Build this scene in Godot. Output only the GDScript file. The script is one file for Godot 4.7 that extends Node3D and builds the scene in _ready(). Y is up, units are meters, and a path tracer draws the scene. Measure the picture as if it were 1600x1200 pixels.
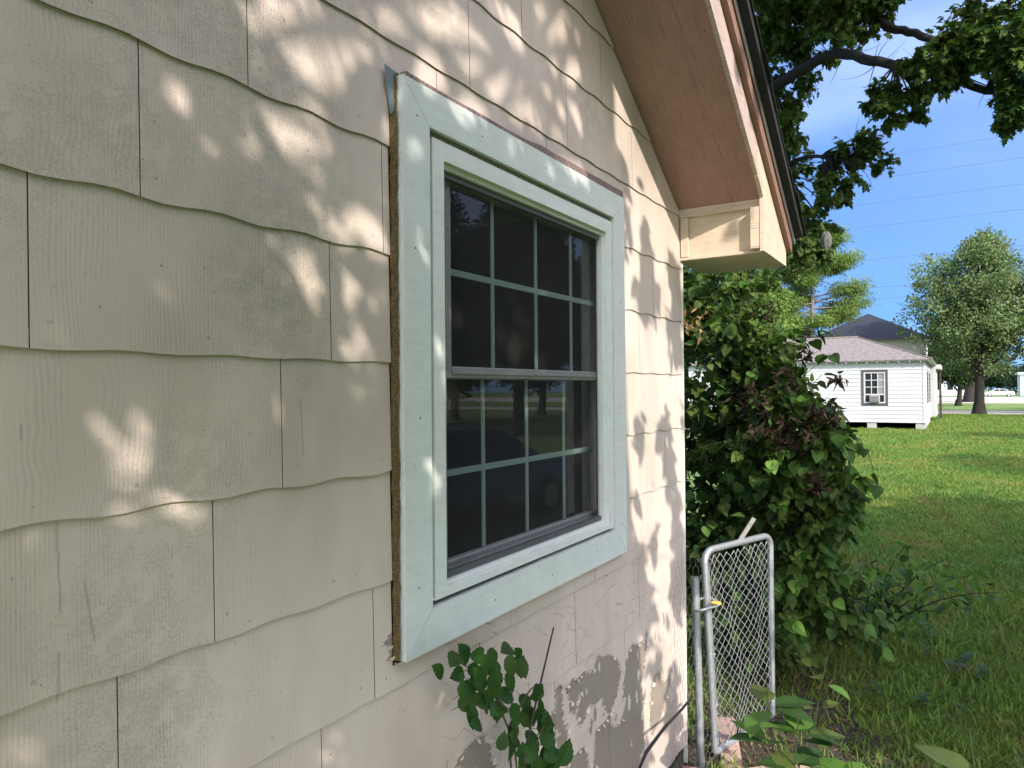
extends Node3D
# A painted shingle wall with a window, seen along the wall towards a neighbour's lawn.
# World: the wall stands in the plane x = 0 and faces +x; it runs towards -z. s = -z. Ground at y = 0.

const EYE := Vector3(1.19, 2.0, 0.0)
const SUN := Vector3(1.3, 1.04, 0.93)
const SLOPE := 0.635
const CORNER := 3.53

var cam_basis: Basis
var rng := RandomNumberGenerator.new()
var used := {}
var M := {}
var SHADE_KEEP: FastNoiseLite
var FLAKES := []

class MB:
	var v := PackedVector3Array()
	var n := PackedVector3Array()
	var uv := PackedVector2Array()
	var has_uv := false
	var edge_uv := Vector2(-1, -1)
	func tri(a: Vector3, b: Vector3, c: Vector3, nn: Vector3, ua := Vector2.ZERO, ub := Vector2.ZERO, uc := Vector2.ZERO) -> void:
		var g := (c - a).cross(b - a)
		if g.dot(nn) < 0.0:
			var t := b; b = c; c = t
			var q := ub; ub = uc; uc = q
			g = -g
		g = g.normalized()
		v.append(a); v.append(b); v.append(c)
		n.append(g); n.append(g); n.append(g)
		uv.append(ua); uv.append(ub); uv.append(uc)
	func quad(a: Vector3, b: Vector3, c: Vector3, d: Vector3, nn: Vector3) -> void:
		tri(a, b, c, nn); tri(a, c, d, nn)
	func box(lo: Vector3, hi: Vector3, k := 0.0) -> void:
		# a box with edges chamfered by k
		if k <= 0.0:
			var p := [lo, Vector3(hi.x, lo.y, lo.z), Vector3(hi.x, hi.y, lo.z), Vector3(lo.x, hi.y, lo.z), Vector3(lo.x, lo.y, hi.z), Vector3(hi.x, lo.y, hi.z), hi, Vector3(lo.x, hi.y, hi.z)]
			quad(p[0], p[1], p[2], p[3], Vector3.FORWARD); quad(p[4], p[5], p[6], p[7], Vector3.BACK)
			quad(p[0], p[1], p[5], p[4], Vector3.DOWN); quad(p[3], p[2], p[6], p[7], Vector3.UP)
			quad(p[0], p[3], p[7], p[4], Vector3.LEFT); quad(p[1], p[2], p[6], p[5], Vector3.RIGHT)
			return
		var c := (lo + hi) / 2.0
		var h := (hi - lo) / 2.0
		for ax in 3:
			var b := (ax + 1) % 3
			var d := (ax + 2) % 3
			for s in [-1.0, 1.0]:
				var q := []
				for e in [[-1, -1], [1, -1], [1, 1], [-1, 1]]:
					var w := Vector3()
					w[ax] = s * h[ax]; w[b] = e[0] * (h[b] - k); w[d] = e[1] * (h[d] - k)
					q.append(c + w)
				var nn := Vector3(); nn[ax] = s
				quad(q[0], q[1], q[2], q[3], nn)
				for s2 in [-1.0, 1.0]:
					var e0 := Vector3(); e0[ax] = s * h[ax]; e0[b] = s2 * (h[b] - k); e0[d] = -(h[d] - k)
					var e1 := e0; e1[d] = h[d] - k
					var f0 := e0; f0[ax] = s * (h[ax] - k); f0[b] = s2 * h[b]
					var f1 := f0; f1[d] = h[d] - k
					var m := Vector3(); m[ax] = s; m[b] = s2
					quad(c + e0, c + e1, c + f1, c + f0, m)
		for a in [-1.0, 1.0]:
			for b in [-1.0, 1.0]:
				for d in [-1.0, 1.0]:
					var sg := Vector3(a, b, d)
					tri(c + sg * (h - Vector3(0, k, k)), c + sg * (h - Vector3(k, 0, k)), c + sg * (h - Vector3(k, k, 0)), sg)
	func tube(p: Array, r0: float, r1: float, sides := 6, cap := false) -> void:
		var m := p.size()
		if m < 2:
			return
		var rings := []
		var up := Vector3(0.31, 0.2, 0.93)
		for i in m:
			var d: Vector3 = (p[mini(i + 1, m - 1)] - p[maxi(i - 1, 0)]).normalized()
			var x := d.cross(up)
			if x.length() < 0.05:
				x = d.cross(Vector3.RIGHT)
			x = x.normalized()
			var y := d.cross(x).normalized()
			up = y.cross(d) if false else up
			var r := lerpf(r0, r1, float(i) / (m - 1))
			var ring := []
			for k in sides:
				var a := TAU * k / sides
				var o := x * cos(a) + y * sin(a)
				ring.append([p[i] + o * r, o])
			rings.append(ring)
		for i in m - 1:
			for k in sides:
				var A = rings[i][k]; var B = rings[i][(k + 1) % sides]; var C = rings[i + 1][(k + 1) % sides]; var D = rings[i + 1][k]
				_smooth(A, B, C); _smooth(A, C, D)
		if cap:
			for e in [0, m - 1]:
				var dd: Vector3 = (p[0] - p[1]).normalized() if e == 0 else (p[m - 1] - p[m - 2]).normalized()
				for k in range(1, sides - 1):
					tri(rings[e][0][0], rings[e][k][0], rings[e][k + 1][0], dd)
	func _smooth(A, B, C) -> void:
		var g: Vector3 = (C[0] - A[0]).cross(B[0] - A[0])
		if g.dot(A[1] + B[1] + C[1]) < 0.0:
			var t = B; B = C; C = t
		for q in [A, B, C]:
			v.append(q[0]); n.append(q[1]); uv.append(Vector2.ZERO)
	func prism(poly: PackedVector2Array, to3: Callable, depth: Vector3, face_n: Vector3, uvf = null) -> void:
		# poly in 2-D; to3 maps it to the front face; the back lies at front + depth
		var t := Geometry2D.triangulate_polygon(poly)
		for i in range(0, t.size(), 3):
			var A: Vector3 = to3.call(poly[t[i]]); var B: Vector3 = to3.call(poly[t[i + 1]]); var C: Vector3 = to3.call(poly[t[i + 2]])
			if uvf != null:
				tri(A, B, C, face_n, uvf.call(poly[t[i]]), uvf.call(poly[t[i + 1]]), uvf.call(poly[t[i + 2]]))
			else:
				tri(A, B, C, face_n)
			tri(A + depth, B + depth, C + depth, -face_n)
		var cw := Geometry2D.is_polygon_clockwise(poly)
		for i in poly.size():
			var a2 := poly[i]; var b2 := poly[(i + 1) % poly.size()]
			var A: Vector3 = to3.call(a2); var B: Vector3 = to3.call(b2)
			var e := b2 - a2
			var o2 := Vector2(e.y, -e.x) * (-1.0 if cw else 1.0)
			var mid := (a2 + b2) / 2.0
			var out: Vector3 = to3.call(mid + o2.normalized() * 0.001) - to3.call(mid)
			if uvf != null:
				var ue := edge_uv if edge_uv.x >= 0.0 else (uvf.call(a2) as Vector2)
				tri(A, B, B + depth, out, ue, ue, ue); tri(A, B + depth, A + depth, out, ue, ue, ue)
			else:
				quad(A, B, B + depth, A + depth, out)
	func mesh() -> ArrayMesh:
		var a := []
		a.resize(Mesh.ARRAY_MAX)
		a[Mesh.ARRAY_VERTEX] = v; a[Mesh.ARRAY_NORMAL] = n
		if has_uv:
			a[Mesh.ARRAY_TEX_UV] = uv
		var m := ArrayMesh.new()
		if v.size():
			m.add_surface_from_arrays(Mesh.PRIMITIVE_TRIANGLES, a)
		return m

# ---------------------------------------------------------------- naming
func numbered(called: String) -> String:
	used[called] = used.get(called, -1) + 1
	return called if used[called] == 0 else "%s_%03d" % [called, used[called]]

func tag(o: Node, label := "", category := "", group := "", kind := "") -> Node:
	if label: o.set_meta("label", label)
	if category: o.set_meta("category", category)
	if group: o.set_meta("group", group)
	if kind: o.set_meta("kind", kind)
	return o

func base(called: String, at := Vector3.ZERO, turn := 0.0) -> Node3D:
	var o := Node3D.new()
	o.name = numbered(called)
	add_child(o)
	o.position = at
	o.rotation.y = turn
	return o

func part(parent: Node3D, called: String, mb, mat: Material) -> MeshInstance3D:
	var o := MeshInstance3D.new()
	o.mesh = mb.mesh() if mb is MB else mb
	o.material_override = mat
	if parent == self:
		o.name = numbered(called)
		add_child(o)
	else:
		o.name = called
		parent.add_child(o, true)
	return o

func box_part(parent: Node3D, called: String, lo: Vector3, hi: Vector3, mat: Material, k := 0.0) -> MeshInstance3D:
	var b := MB.new()
	b.box(Vector3(minf(lo.x, hi.x), minf(lo.y, hi.y), minf(lo.z, hi.z)), Vector3(maxf(lo.x, hi.x), maxf(lo.y, hi.y), maxf(lo.z, hi.z)), k)
	return part(parent, called, b, mat)

func copies(parent: Node3D, called: String, mesh: Mesh, mat: Material, xf: Array, cols := []) -> MultiMeshInstance3D:
	var mm := MultiMesh.new()
	mm.transform_format = MultiMesh.TRANSFORM_3D
	mm.use_colors = cols.size() > 0
	mm.mesh = mesh
	mm.instance_count = xf.size()
	for i in xf.size():
		mm.set_instance_transform(i, xf[i])
		if cols.size():
			mm.set_instance_color(i, cols[i])
	var o := MultiMeshInstance3D.new()
	o.multimesh = mm
	o.material_override = mat
	if parent == self:
		o.name = numbered(called)
		add_child(o)
	else:
		o.name = called
		parent.add_child(o, true)
	o.set_meta("kind", "stuff")
	return o

# ---------------------------------------------------------------- materials
func lin(r: float, g: float, b: float) -> Color:
	return Color(r, g, b).linear_to_srgb()

func mat(r: float, g: float, b: float, rough := 0.8, metal := 0.0) -> StandardMaterial3D:
	var m := StandardMaterial3D.new()
	m.albedo_color = lin(r, g, b)
	m.roughness = rough
	m.metallic = metal
	return m

func noise(freq: float, octaves := 4, sd := 1, kind := FastNoiseLite.TYPE_SIMPLEX_SMOOTH) -> FastNoiseLite:
	var f := FastNoiseLite.new()
	f.noise_type = kind
	f.frequency = freq
	f.seed = sd
	f.fractal_octaves = octaves
	return f

func noise_tex(freq: float, cols: Array, octaves := 4, sd := 1, size := 512, stretch := Vector2.ONE) -> NoiseTexture2D:
	var t := NoiseTexture2D.new()
	t.width = size; t.height = size
	t.seamless = true
	t.noise = noise(freq, octaves, sd)
	if cols.size():
		var g := Gradient.new()
		g.offsets = PackedFloat32Array(); g.colors = PackedColorArray()
		for i in cols.size():
			g.add_point(cols[i][0], cols[i][1])
		while g.get_point_count() > cols.size():
			g.remove_point(0)
		t.color_ramp = g
	return t

# a mottled material: two or more linear colours through noise, laid on by position
func mottled(cols: Array, freq: float, tile: Vector3, rough := 0.8, relief := 0.0, sd := 1, world := false, relief_freq := 0.0) -> StandardMaterial3D:
	var m := StandardMaterial3D.new()
	var ramp := []
	for i in cols.size():
		ramp.append([lerpf(0.25, 0.75, float(i) / maxf(1.0, cols.size() - 1.0)), lin(cols[i][0], cols[i][1], cols[i][2])])
	m.albedo_texture = noise_tex(freq, ramp, 5, sd)
	m.uv1_triplanar = true
	m.uv1_world_triplanar = world
	m.uv1_scale = Vector3(1.0 / tile.x, 1.0 / tile.y, 1.0 / tile.z)
	m.roughness = rough
	if relief > 0.0:
		m.heightmap_enabled = true
		m.heightmap_scale = relief
		m.heightmap_texture = noise_tex(relief_freq if relief_freq > 0.0 else freq * 2.0, [], 5, sd + 7)
	return m

func leaf_mat(r: float, g: float, b: float, tinted := false, rough := 0.55) -> StandardMaterial3D:
	var m := mat(r, g, b, rough)
	m.cull_mode = BaseMaterial3D.CULL_DISABLED
	m.backlight_enabled = true
	m.metallic_specular = 0.3
	m.backlight = lin(0.55, 0.6, 0.3) if tinted else lin(r * 1.1, g * 1.3, b * 0.8)
	m.vertex_color_use_as_albedo = tinted
	return m

# ---------------------------------------------------------------- foliage
# leaf shapes: length along +z from 0 to 1, width along x, upper side +y
func leaf_shape(kind: String) -> ArrayMesh:
	var b := MB.new()
	var edge := []
	match kind:
		"ovate":
			edge = [Vector2(0.0, 0.0), Vector2(0.26, 0.14), Vector2(0.36, 0.36), Vector2(0.28, 0.64), Vector2(0.12, 0.86), Vector2(0.0, 1.0)]
		"heart":
			edge = [Vector2(0.0, 0.06), Vector2(0.22, -0.04), Vector2(0.44, 0.16), Vector2(0.42, 0.42), Vector2(0.22, 0.74), Vector2(0.0, 1.0)]
		"toothed":
			edge = [Vector2(0.0, 0.0), Vector2(0.2, 0.08), Vector2(0.3, 0.2), Vector2(0.29, 0.24), Vector2(0.36, 0.36), Vector2(0.34, 0.4), Vector2(0.36, 0.52), Vector2(0.31, 0.56), Vector2(0.3, 0.68), Vector2(0.23, 0.72), Vector2(0.17, 0.84), Vector2(0.1, 0.88), Vector2(0.0, 1.0)]
		"lance":
			edge = [Vector2(0.0, 0.0), Vector2(0.11, 0.2), Vector2(0.14, 0.45), Vector2(0.08, 0.78), Vector2(0.0, 1.0)]
		"star":
			edge = [Vector2(0.0, 0.0), Vector2(0.3, -0.02), Vector2(0.2, 0.18), Vector2(0.52, 0.3), Vector2(0.24, 0.42), Vector2(0.3, 0.72), Vector2(0.12, 0.62), Vector2(0.0, 1.0)]
		"rhomb":
			edge = [Vector2(0.0, 0.0), Vector2(0.36, 0.42), Vector2(0.0, 1.0)]
	var drop := func(p: Vector2) -> Vector3: return Vector3(p.x, 0.16 * absf(p.x) - 0.22 * p.y * p.y, p.y)
	for side in [-1.0, 1.0]:
		for i in edge.size() - 1:
			var p: Vector2 = edge[i]; var q: Vector2 = edge[i + 1]
			var a: Vector3 = drop.call(Vector2(side * p.x, p.y)); var c: Vector3 = drop.call(Vector2(side * q.x, q.y))
			var m0: Vector3 = drop.call(Vector2(0, clampf(p.y, 0.0, 1.0))); var m1: Vector3 = drop.call(Vector2(0, clampf(q.y, 0.0, 1.0)))
			if a.distance_to(m0) > 0.001: b.tri(m0, a, c, Vector3.UP)
			if c.distance_to(m1) > 0.001 and m0.distance_to(m1) > 0.001: b.tri(m0, c, m1, Vector3.UP)
	if kind != "rhomb" and kind != "star":
		b.quad(Vector3(-0.012, 0, -0.25), Vector3(0.012, 0, -0.25), Vector3(0.012, 0, 0.03), Vector3(-0.012, 0, 0.03), Vector3.UP)
	return b.mesh()

# a tuft of many small leaves inside a ball of radius 1
func clump_mesh(count: int, leaf: float, sd: int, flat := 1.0, narrow := 0.38) -> ArrayMesh:
	var r := RandomNumberGenerator.new()
	r.seed = sd
	var b := MB.new()
	for i in count:
		var p := Vector3(r.randfn(), r.randfn() * flat, r.randfn()) * 0.45
		var d := (Vector3(r.randf_range(-1, 1), r.randf_range(-0.9, 0.5), r.randf_range(-1, 1)) + p * 0.8).normalized()
		var up := Vector3(r.randf_range(-0.7, 0.7), 1, r.randf_range(-0.7, 0.7)).normalized()
		var x := d.cross(up).normalized()
		var y := x.cross(d).normalized()
		var L := leaf * r.randf_range(0.7, 1.3)
		var w := L * narrow
		var tip := p + d * L
		var mid := p + d * L * 0.45
		b.tri(p, mid + x * w + y * w * 0.3, tip, y)
		b.tri(p, mid - x * w + y * w * 0.3, tip, y)
	return b.mesh()

func curve(a: Vector3, c: Vector3, bow: Vector3, m: int) -> Array:
	var out := []
	for i in m + 1:
		var t := float(i) / m
		out.append(a.lerp(c, t) + bow * 4.0 * t * (1.0 - t))
	return out

func aim(d: Vector3, up: Vector3, size: float, at: Vector3) -> Transform3D:
	d = d.normalized()
	var x := up.cross(d)
	if x.length() < 0.01: x = Vector3.RIGHT.cross(d)
	x = x.normalized()
	var y := d.cross(x).normalized()
	return Transform3D(Basis(x * size, y * size, d * size), at)

func rand_in_ball(r: RandomNumberGenerator) -> Vector3:
	while true:
		var p := Vector3(r.randf_range(-1, 1), r.randf_range(-1, 1), r.randf_range(-1, 1))
		if p.length_squared() <= 1.0: return p
	return Vector3.ZERO

# twigs from `from` spread through an ellipsoid, leaves along their outer part
func spray(r: RandomNumberGenerator, from: Vector3, centre: Vector3, radii: Vector3, twigs: int, per: int, size: float, wood: MB, out: Array, droop := 0.3, start := 0.35, thick := 0.006) -> void:
	for i in twigs:
		var end := centre + rand_in_ball(r) * radii
		var a := from.lerp(centre, r.randf_range(0.55, 0.95)) + rand_in_ball(r) * radii * 0.25
		var p := curve(a, end, Vector3(r.randf_range(-1, 1), r.randf_range(-0.3, 1), r.randf_range(-1, 1)) * a.distance_to(end) * 0.12, 4)
		wood.tube(p, thick, 0.0015, 4)
		for k in per:
			var t := lerpf(start, 1.0, (k + r.randf()) / per)
			var f := t * 4.0
			var j := mini(int(f), 3)
			var at: Vector3 = p[j].lerp(p[j + 1], f - j)
			var along: Vector3 = (p[j + 1] - p[j]).normalized()
			var d := (along * 0.5 + rand_in_ball(r) * 0.9 + Vector3.DOWN * droop).normalized()
			var up := (Vector3.UP + rand_in_ball(r) * 0.7).normalized()
			var sz := size * r.randf_range(0.65, 1.25)
			out.append(aim(d, up, sz, at + d * sz * 0.22))

func on_screen(p: Vector3) -> Vector3:
	var q := cam_basis.inverse() * (p - EYE)
	if q.z > -0.1: return Vector3(99, 99, 1)
	return Vector3(q.x / -q.z / 0.7207, q.y / -q.z / 0.5405, -q.z)

# the leaves that show largest are parts of their own, the rest one mass
func put_leaves(parent: Node3D, shape: ArrayMesh, xf: Array, mats: Array, mass_mat: Material, tint: Array, single := 300, mass_name := "foliage", r_seed := 5) -> void:
	var order := []
	for i in xf.size():
		var t: Transform3D = xf[i]
		var q := on_screen(t.origin)
		var s := 0.0
		if absf(q.x) < 1.0 and absf(q.y) < 1.0:
			var look := (t.origin - EYE).normalized()
			s = t.basis.z.length() / q.z * (0.25 + absf(t.basis.y.normalized().dot(look)))
		order.append([s, i])
	order.sort_custom(func(a, b): return a[0] > b[0])
	var r := RandomNumberGenerator.new()
	r.seed = r_seed
	var rest := []
	var cols := []
	for k in order.size():
		var t: Transform3D = xf[order[k][1]]
		if k < single and order[k][0] > 0.0:
			var o := part(parent, "leaf", shape, mats[r.randi() % mats.size()])
			o.transform = t
		else:
			rest.append(t)
			var f := r.randf_range(0.65, 1.3)
			cols.append(Color(tint[0] * f * r.randf_range(0.8, 1.35), tint[1] * f, tint[2] * f * r.randf_range(0.7, 1.2)))
	if rest.size():
		copies(parent, mass_name, shape, mass_mat, rest, cols)

# a whole broadleaf tree: trunk with limbs to lumps of foliage
func tree(called: String, label: String, category: String, group: String, at: Vector3, height: float, crown_from: float, radius: float, lumps: int, per: int, lump_r: float, clump_r: float, tint: Array, sd: int, trunk_r: float, shapes: Array, lean := Vector3.ZERO, squash := 0.75) -> Node3D:
	var r := RandomNumberGenerator.new()
	r.seed = sd
	var o := base(called, at)
	var wood := MB.new()
	var top := Vector3(0, height * 0.9, 0) + lean
	var spine := curve(Vector3(0, -0.1, 0), top, Vector3(r.randf_range(-1, 1), 0, r.randf_range(-1, 1)) * height * 0.03, 10)
	wood.tube(spine, trunk_r, trunk_r * 0.12, 9)
	wood.tube([Vector3(0, -0.1, 0), Vector3(0, trunk_r * 0.8, 0), Vector3(0, trunk_r * 2.5, 0)], trunk_r * 1.6, trunk_r * 0.98, 9)
	var xf := []
	var cols := []
	var mid := (height + crown_from) / 2.0
	var half := (height - crown_from) / 2.0
	for i in lumps:
		var u := Vector3(r.randfn(), r.randfn(), r.randfn()).normalized() * pow(r.randf(), 0.4)
		var yy := mid + u.y * half * 0.88
		var taper := 1.0 - 0.35 * maxf(0.0, u.y)
		var c := Vector3(u.x * radius * 0.85 * taper, yy, u.z * radius * 0.85 * taper) + lean * (yy / height)
		var k := clampf((yy - absf(u.x) * radius * 0.5) / (height * 0.9), 0.15, 0.95) * 10.0
		var from: Vector3 = spine[int(k)]
		var limb := curve(from, c, Vector3(0, r.randf_range(-0.05, 0.12) * radius, 0), 5)
		wood.tube(limb, trunk_r * lerpf(0.4, 0.16, k / 10.0), trunk_r * 0.04, 5)
		var lr := lump_r * r.randf_range(0.65, 1.25)
		for j in per:
			var p := rand_in_ball(r)
			p = p.normalized() * pow(p.length(), 0.55)
			var q := c + Vector3(p.x, p.y * squash, p.z) * lr
			xf.append(Transform3D(Basis(Vector3(r.randf_range(-1, 1), r.randf_range(-1, 1), r.randf_range(-1, 1)).normalized(), r.randf() * TAU).scaled(Vector3.ONE * clump_r * r.randf_range(0.7, 1.3)), q))
			var f := r.randf_range(0.7, 1.25)
			cols.append(Color(tint[0] * f * r.randf_range(0.85, 1.2), tint[1] * f, tint[2] * f))
	part(o, "trunk", wood, M.bark)
	var n := shapes.size()
	if n == 1:
		copies(o, "crown", shapes[0], M.leaf_tint, xf, cols)
	else:
		for v in n:
			var xs := []; var cs := []
			for i in range(v, xf.size(), n):
				xs.append(xf[i]); cs.append(cols[i])
			copies(o, "crown", shapes[v], M.leaf_tint, xs, cs)
	tag(o, label, category, group)
	return o

# ---------------------------------------------------------------- the shingle wall's paint
const TEX := 2048
const SPAN := 3.8
const JOINT := {-12: 0.37, -11: 0.53, -10: 0.08, -9: 0.24, -8: 0.40, -7: 0.56, -6: 0.11, -5: 0.27, -4: 0.43, -3: 0.59, -2: 0.14, -1: 0.455, 0: 0.304, 1: 0.084, 2: 0.521, 3: 0.384, 4: 0.224, 5: 0.044, 6: 0.489, 7: 0.33, 8: 0.17, 9: 0.01}
const LAP := 0.2677
const SHINGLE := 0.6096

func course(k: int) -> float:
	return 2.0685 + LAP * (2 - k) - 0.0

func tx(s: float) -> int:
	return int((s + 0.25) / SPAN * TEX)

func ty(y: float) -> int:
	return int((1.0 - y / SPAN) * TEX)

func span_fill(im: Image, poly: Array, c: Color, jag: float, sd: int, shift := Vector2.ZERO) -> void:
	var nz := noise(0.09, 3, sd)
	var lo := 9999; var hi := -9999
	var pts := []
	for q in poly:
		var p := Vector2((q.x + 0.25) / SPAN * TEX, (1.0 - q.y / SPAN) * TEX) + shift
		pts.append(p)
		lo = mini(lo, int(p.y) - 6); hi = maxi(hi, int(p.y) + 6)
	for y in range(lo, hi + 1):
		var xs := []
		for i in pts.size():
			var a: Vector2 = pts[i]; var b: Vector2 = pts[(i + 1) % pts.size()]
			if (a.y <= y) != (b.y <= y):
				var x: float = a.x + (y - a.y) / (b.y - a.y) * (b.x - a.x)
				xs.append(x + jag * nz.get_noise_2d(x * 0.7, y * 1.6) + jag * 0.6 * nz.get_noise_2d(x * 3.0 + 90, y * 4.0))
		xs.sort()
		for i in range(0, xs.size() - 1, 2):
			var x0 := int(xs[i]); var x1 := int(xs[i + 1])
			if x1 > x0:
				im.fill_rect(Rect2i(x0, y, x1 - x0, 1), c)

func line_on(im: Image, s0: float, y0: float, s1: float, y1: float, c: Color, w := 2) -> void:
	var dot := Image.create_empty(w, w, false, Image.FORMAT_RGBA8)
	dot.fill(c)
	var a := Vector2(tx(s0), ty(y0)); var b := Vector2(tx(s1), ty(y1))
	var m := int(a.distance_to(b))
	for i in m:
		var p := a.lerp(b, float(i) / m)
		im.blend_rect(dot, Rect2i(0, 0, w, w), Vector2i(int(p.x), int(p.y)))

func wall_material() -> StandardMaterial3D:
	var r := RandomNumberGenerator.new()
	r.seed = 77
	var paint := Image.create_empty(TEX, TEX, false, Image.FORMAT_RGBA8)
	paint.fill(Color8(213, 196, 187))
	var relief := Image.create_empty(TEX, TEX, false, Image.FORMAT_RGBA8)
	relief.fill(Color(0.7, 0.7, 0.7))
	# broad mottling of the paint
	for layer in [[0.012, 3, Color(0.42, 0.42, 0.36), 0.34], [0.05, 4, Color(0.98, 0.93, 0.84), 0.22], [0.028, 9, Color(0.5, 0.42, 0.34), 0.2]]:
		var nz := noise(layer[0], 4, layer[1])
		var low := Image.create_empty(256, 256, false, Image.FORMAT_RGBA8)
		for y in 256:
			for x in 256:
				var c: Color = layer[2]
				c.a = clampf((nz.get_noise_2d(x, y * 0.6) - 0.05) * 1.3, 0.0, 1.0) * layer[3]
				low.set_pixel(x, y, c)
		low.resize(TEX, TEX, Image.INTERPOLATE_CUBIC)
		paint.blend_rect(low, Rect2i(0, 0, TEX, TEX), Vector2i.ZERO)
	# embossed wood grain over the whole face of a shingle, five variants: relief, and the dirt that sits in its grooves
	var W := int(SHINGLE / SPAN * TEX) + 1
	var H := int(LAP / SPAN * TEX)
	var stamps := []
	for k in 5:
		var warp := noise(0.011, 2, 20 + k)
		var fine := noise(0.06, 2, 40 + k)
		var a := Image.create_empty(W, H, false, Image.FORMAT_RGBA8)
		var b := Image.create_empty(W, H, false, Image.FORMAT_RGBA8)
		var amp: float = [0.5, 1.0, 0.35, 1.6, 0.8][k]
		var per: float = [3.9, 4.3, 3.6, 4.5, 4.0][k]
		for x in W:
			for y in H:
				var q := x / per + amp * warp.get_noise_2d(x * 1.4, y * (0.45 if k != 3 else 0.9)) + 0.25 * fine.get_noise_2d(x, y * 0.15)
				var h := pow(absf(sin(q * PI)), 0.5)
				var deep := clampf(0.55 + 0.9 * fine.get_noise_2d(x * 0.3 + 300, y * 0.1), 0.15, 1.0)
				var g := 0.7 - 0.2 * (1.0 - h) * deep
				a.set_pixel(x, y, Color(g, g, g))
				b.set_pixel(x, y, Color(0.3, 0.26, 0.2, (1.0 - h) * deep * 0.15))
		stamps.append([a, b])
	var speck := Image.create_empty(240, 240, false, Image.FORMAT_RGBA8)
	var patchy := noise(0.03, 3, 5)
	for i in 15000:
		var p := Vector2(r.randfn(120, 40), r.randfn(120, 40))
		if p.x > 2 and p.y > 2 and p.x < 237 and p.y < 237 and patchy.get_noise_2d(p.x, p.y) > -0.1 + r.randf_range(-0.15, 0.15):
			speck.set_pixel(int(p.x), int(p.y), Color(0.33, 0.34, 0.27, r.randf_range(0.05, 0.2)))
	for k in range(-6, 10):
		var y1 := ty(course(k) + LAP)
		var s0: float = JOINT[k] - SHINGLE * 2
		while s0 < 3.6:
			var v := r.randi() % 5
			var at := Vector2i(tx(s0), y1)
			relief.blit_rect(stamps[v][0], Rect2i(0, 0, W, H), at)
			paint.blend_rect(stamps[v][1], Rect2i(0, 0, W, H), at)
			# nails near both lower corners
			for e in [0.035, SHINGLE - 0.04, SHINGLE * 0.5]:
				if r.randf() < 0.8:
					var nx := tx(s0 + e + r.randf_range(-0.01, 0.01)); var ny := ty(course(k) + r.randf_range(0.03, 0.045))
					for d in [[0, -2], [1, -2], [-1, -1], [2, -1], [-1, 0], [2, 0], [0, 1], [1, 1]]:
						if r.randf() < 0.8 and nx + d[0] >= 0 and nx + d[0] < TEX and ny + d[1] >= 0 and ny + d[1] < TEX:
							paint.set_pixel(nx + d[0], ny + d[1], Color8(138, 128, 110))
			s0 += SHINGLE
	for q in [[0.75, 2.72], [0.86, 2.78], [0.98, 2.82], [1.05, 2.62], [0.93, 2.55], [1.0, 2.4], [1.1, 2.36], [0.95, 2.2], [0.72, 2.5], [1.25, 2.95], [1.6, 3.0], [0.55, 2.72], [1.02, 2.14], [0.83, 1.84], [0.66, 1.6], [0.62, 1.38], [2.5, 3.05], [3.3, 0.5], [3.2, 0.8], [0.74, 1.42], [0.5, 2.35]]:
		paint.blend_rect(speck, Rect2i(0, 0, 240, 240), Vector2i(tx(q[0]) - 120 + r.randi_range(-20, 20), ty(q[1]) - 120 + r.randi_range(-20, 20)))
	for i in 900:
		var w := 1 if r.randf() < 0.93 else 2
		var d := Image.create_empty(w, r.randi_range(1, 3), false, Image.FORMAT_RGBA8)
		d.fill(Color(0.2, 0.17, 0.13, r.randf_range(0.15, 0.6)))
		paint.blend_rect(d, Rect2i(0, 0, w, d.get_height()), Vector2i(r.randi() % TEX, r.randi() % TEX))
	# runs, scratches and the trailing marks of old vines
	for q in [[0.56, 1.80, 0.565, 1.66], [0.56, 1.60, 0.562, 1.52], [0.60, 1.70, 0.615, 1.60], [0.51, 1.93, 0.512, 1.955], [1.045, 1.99, 1.05, 1.86], [1.32, 2.42, 1.325, 2.36]]:
		line_on(paint, q[0], q[1], q[2], q[3], Color(0.33, 0.34, 0.34, 0.13), 2)
	for i in 70:
		var s := r.randf_range(1.5, 3.1)
		var y := r.randf_range(0.98, 1.32)
		for j in 3:
			var s2 := s + r.randf_range(-0.07, 0.07); var y2 := y - r.randf_range(-0.02, 0.05)
			line_on(paint, s, y, s2, y2, Color(0.3, 0.27, 0.2, r.randf_range(0.1, 0.5)), 1)
			s = s2; y = y2
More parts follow.
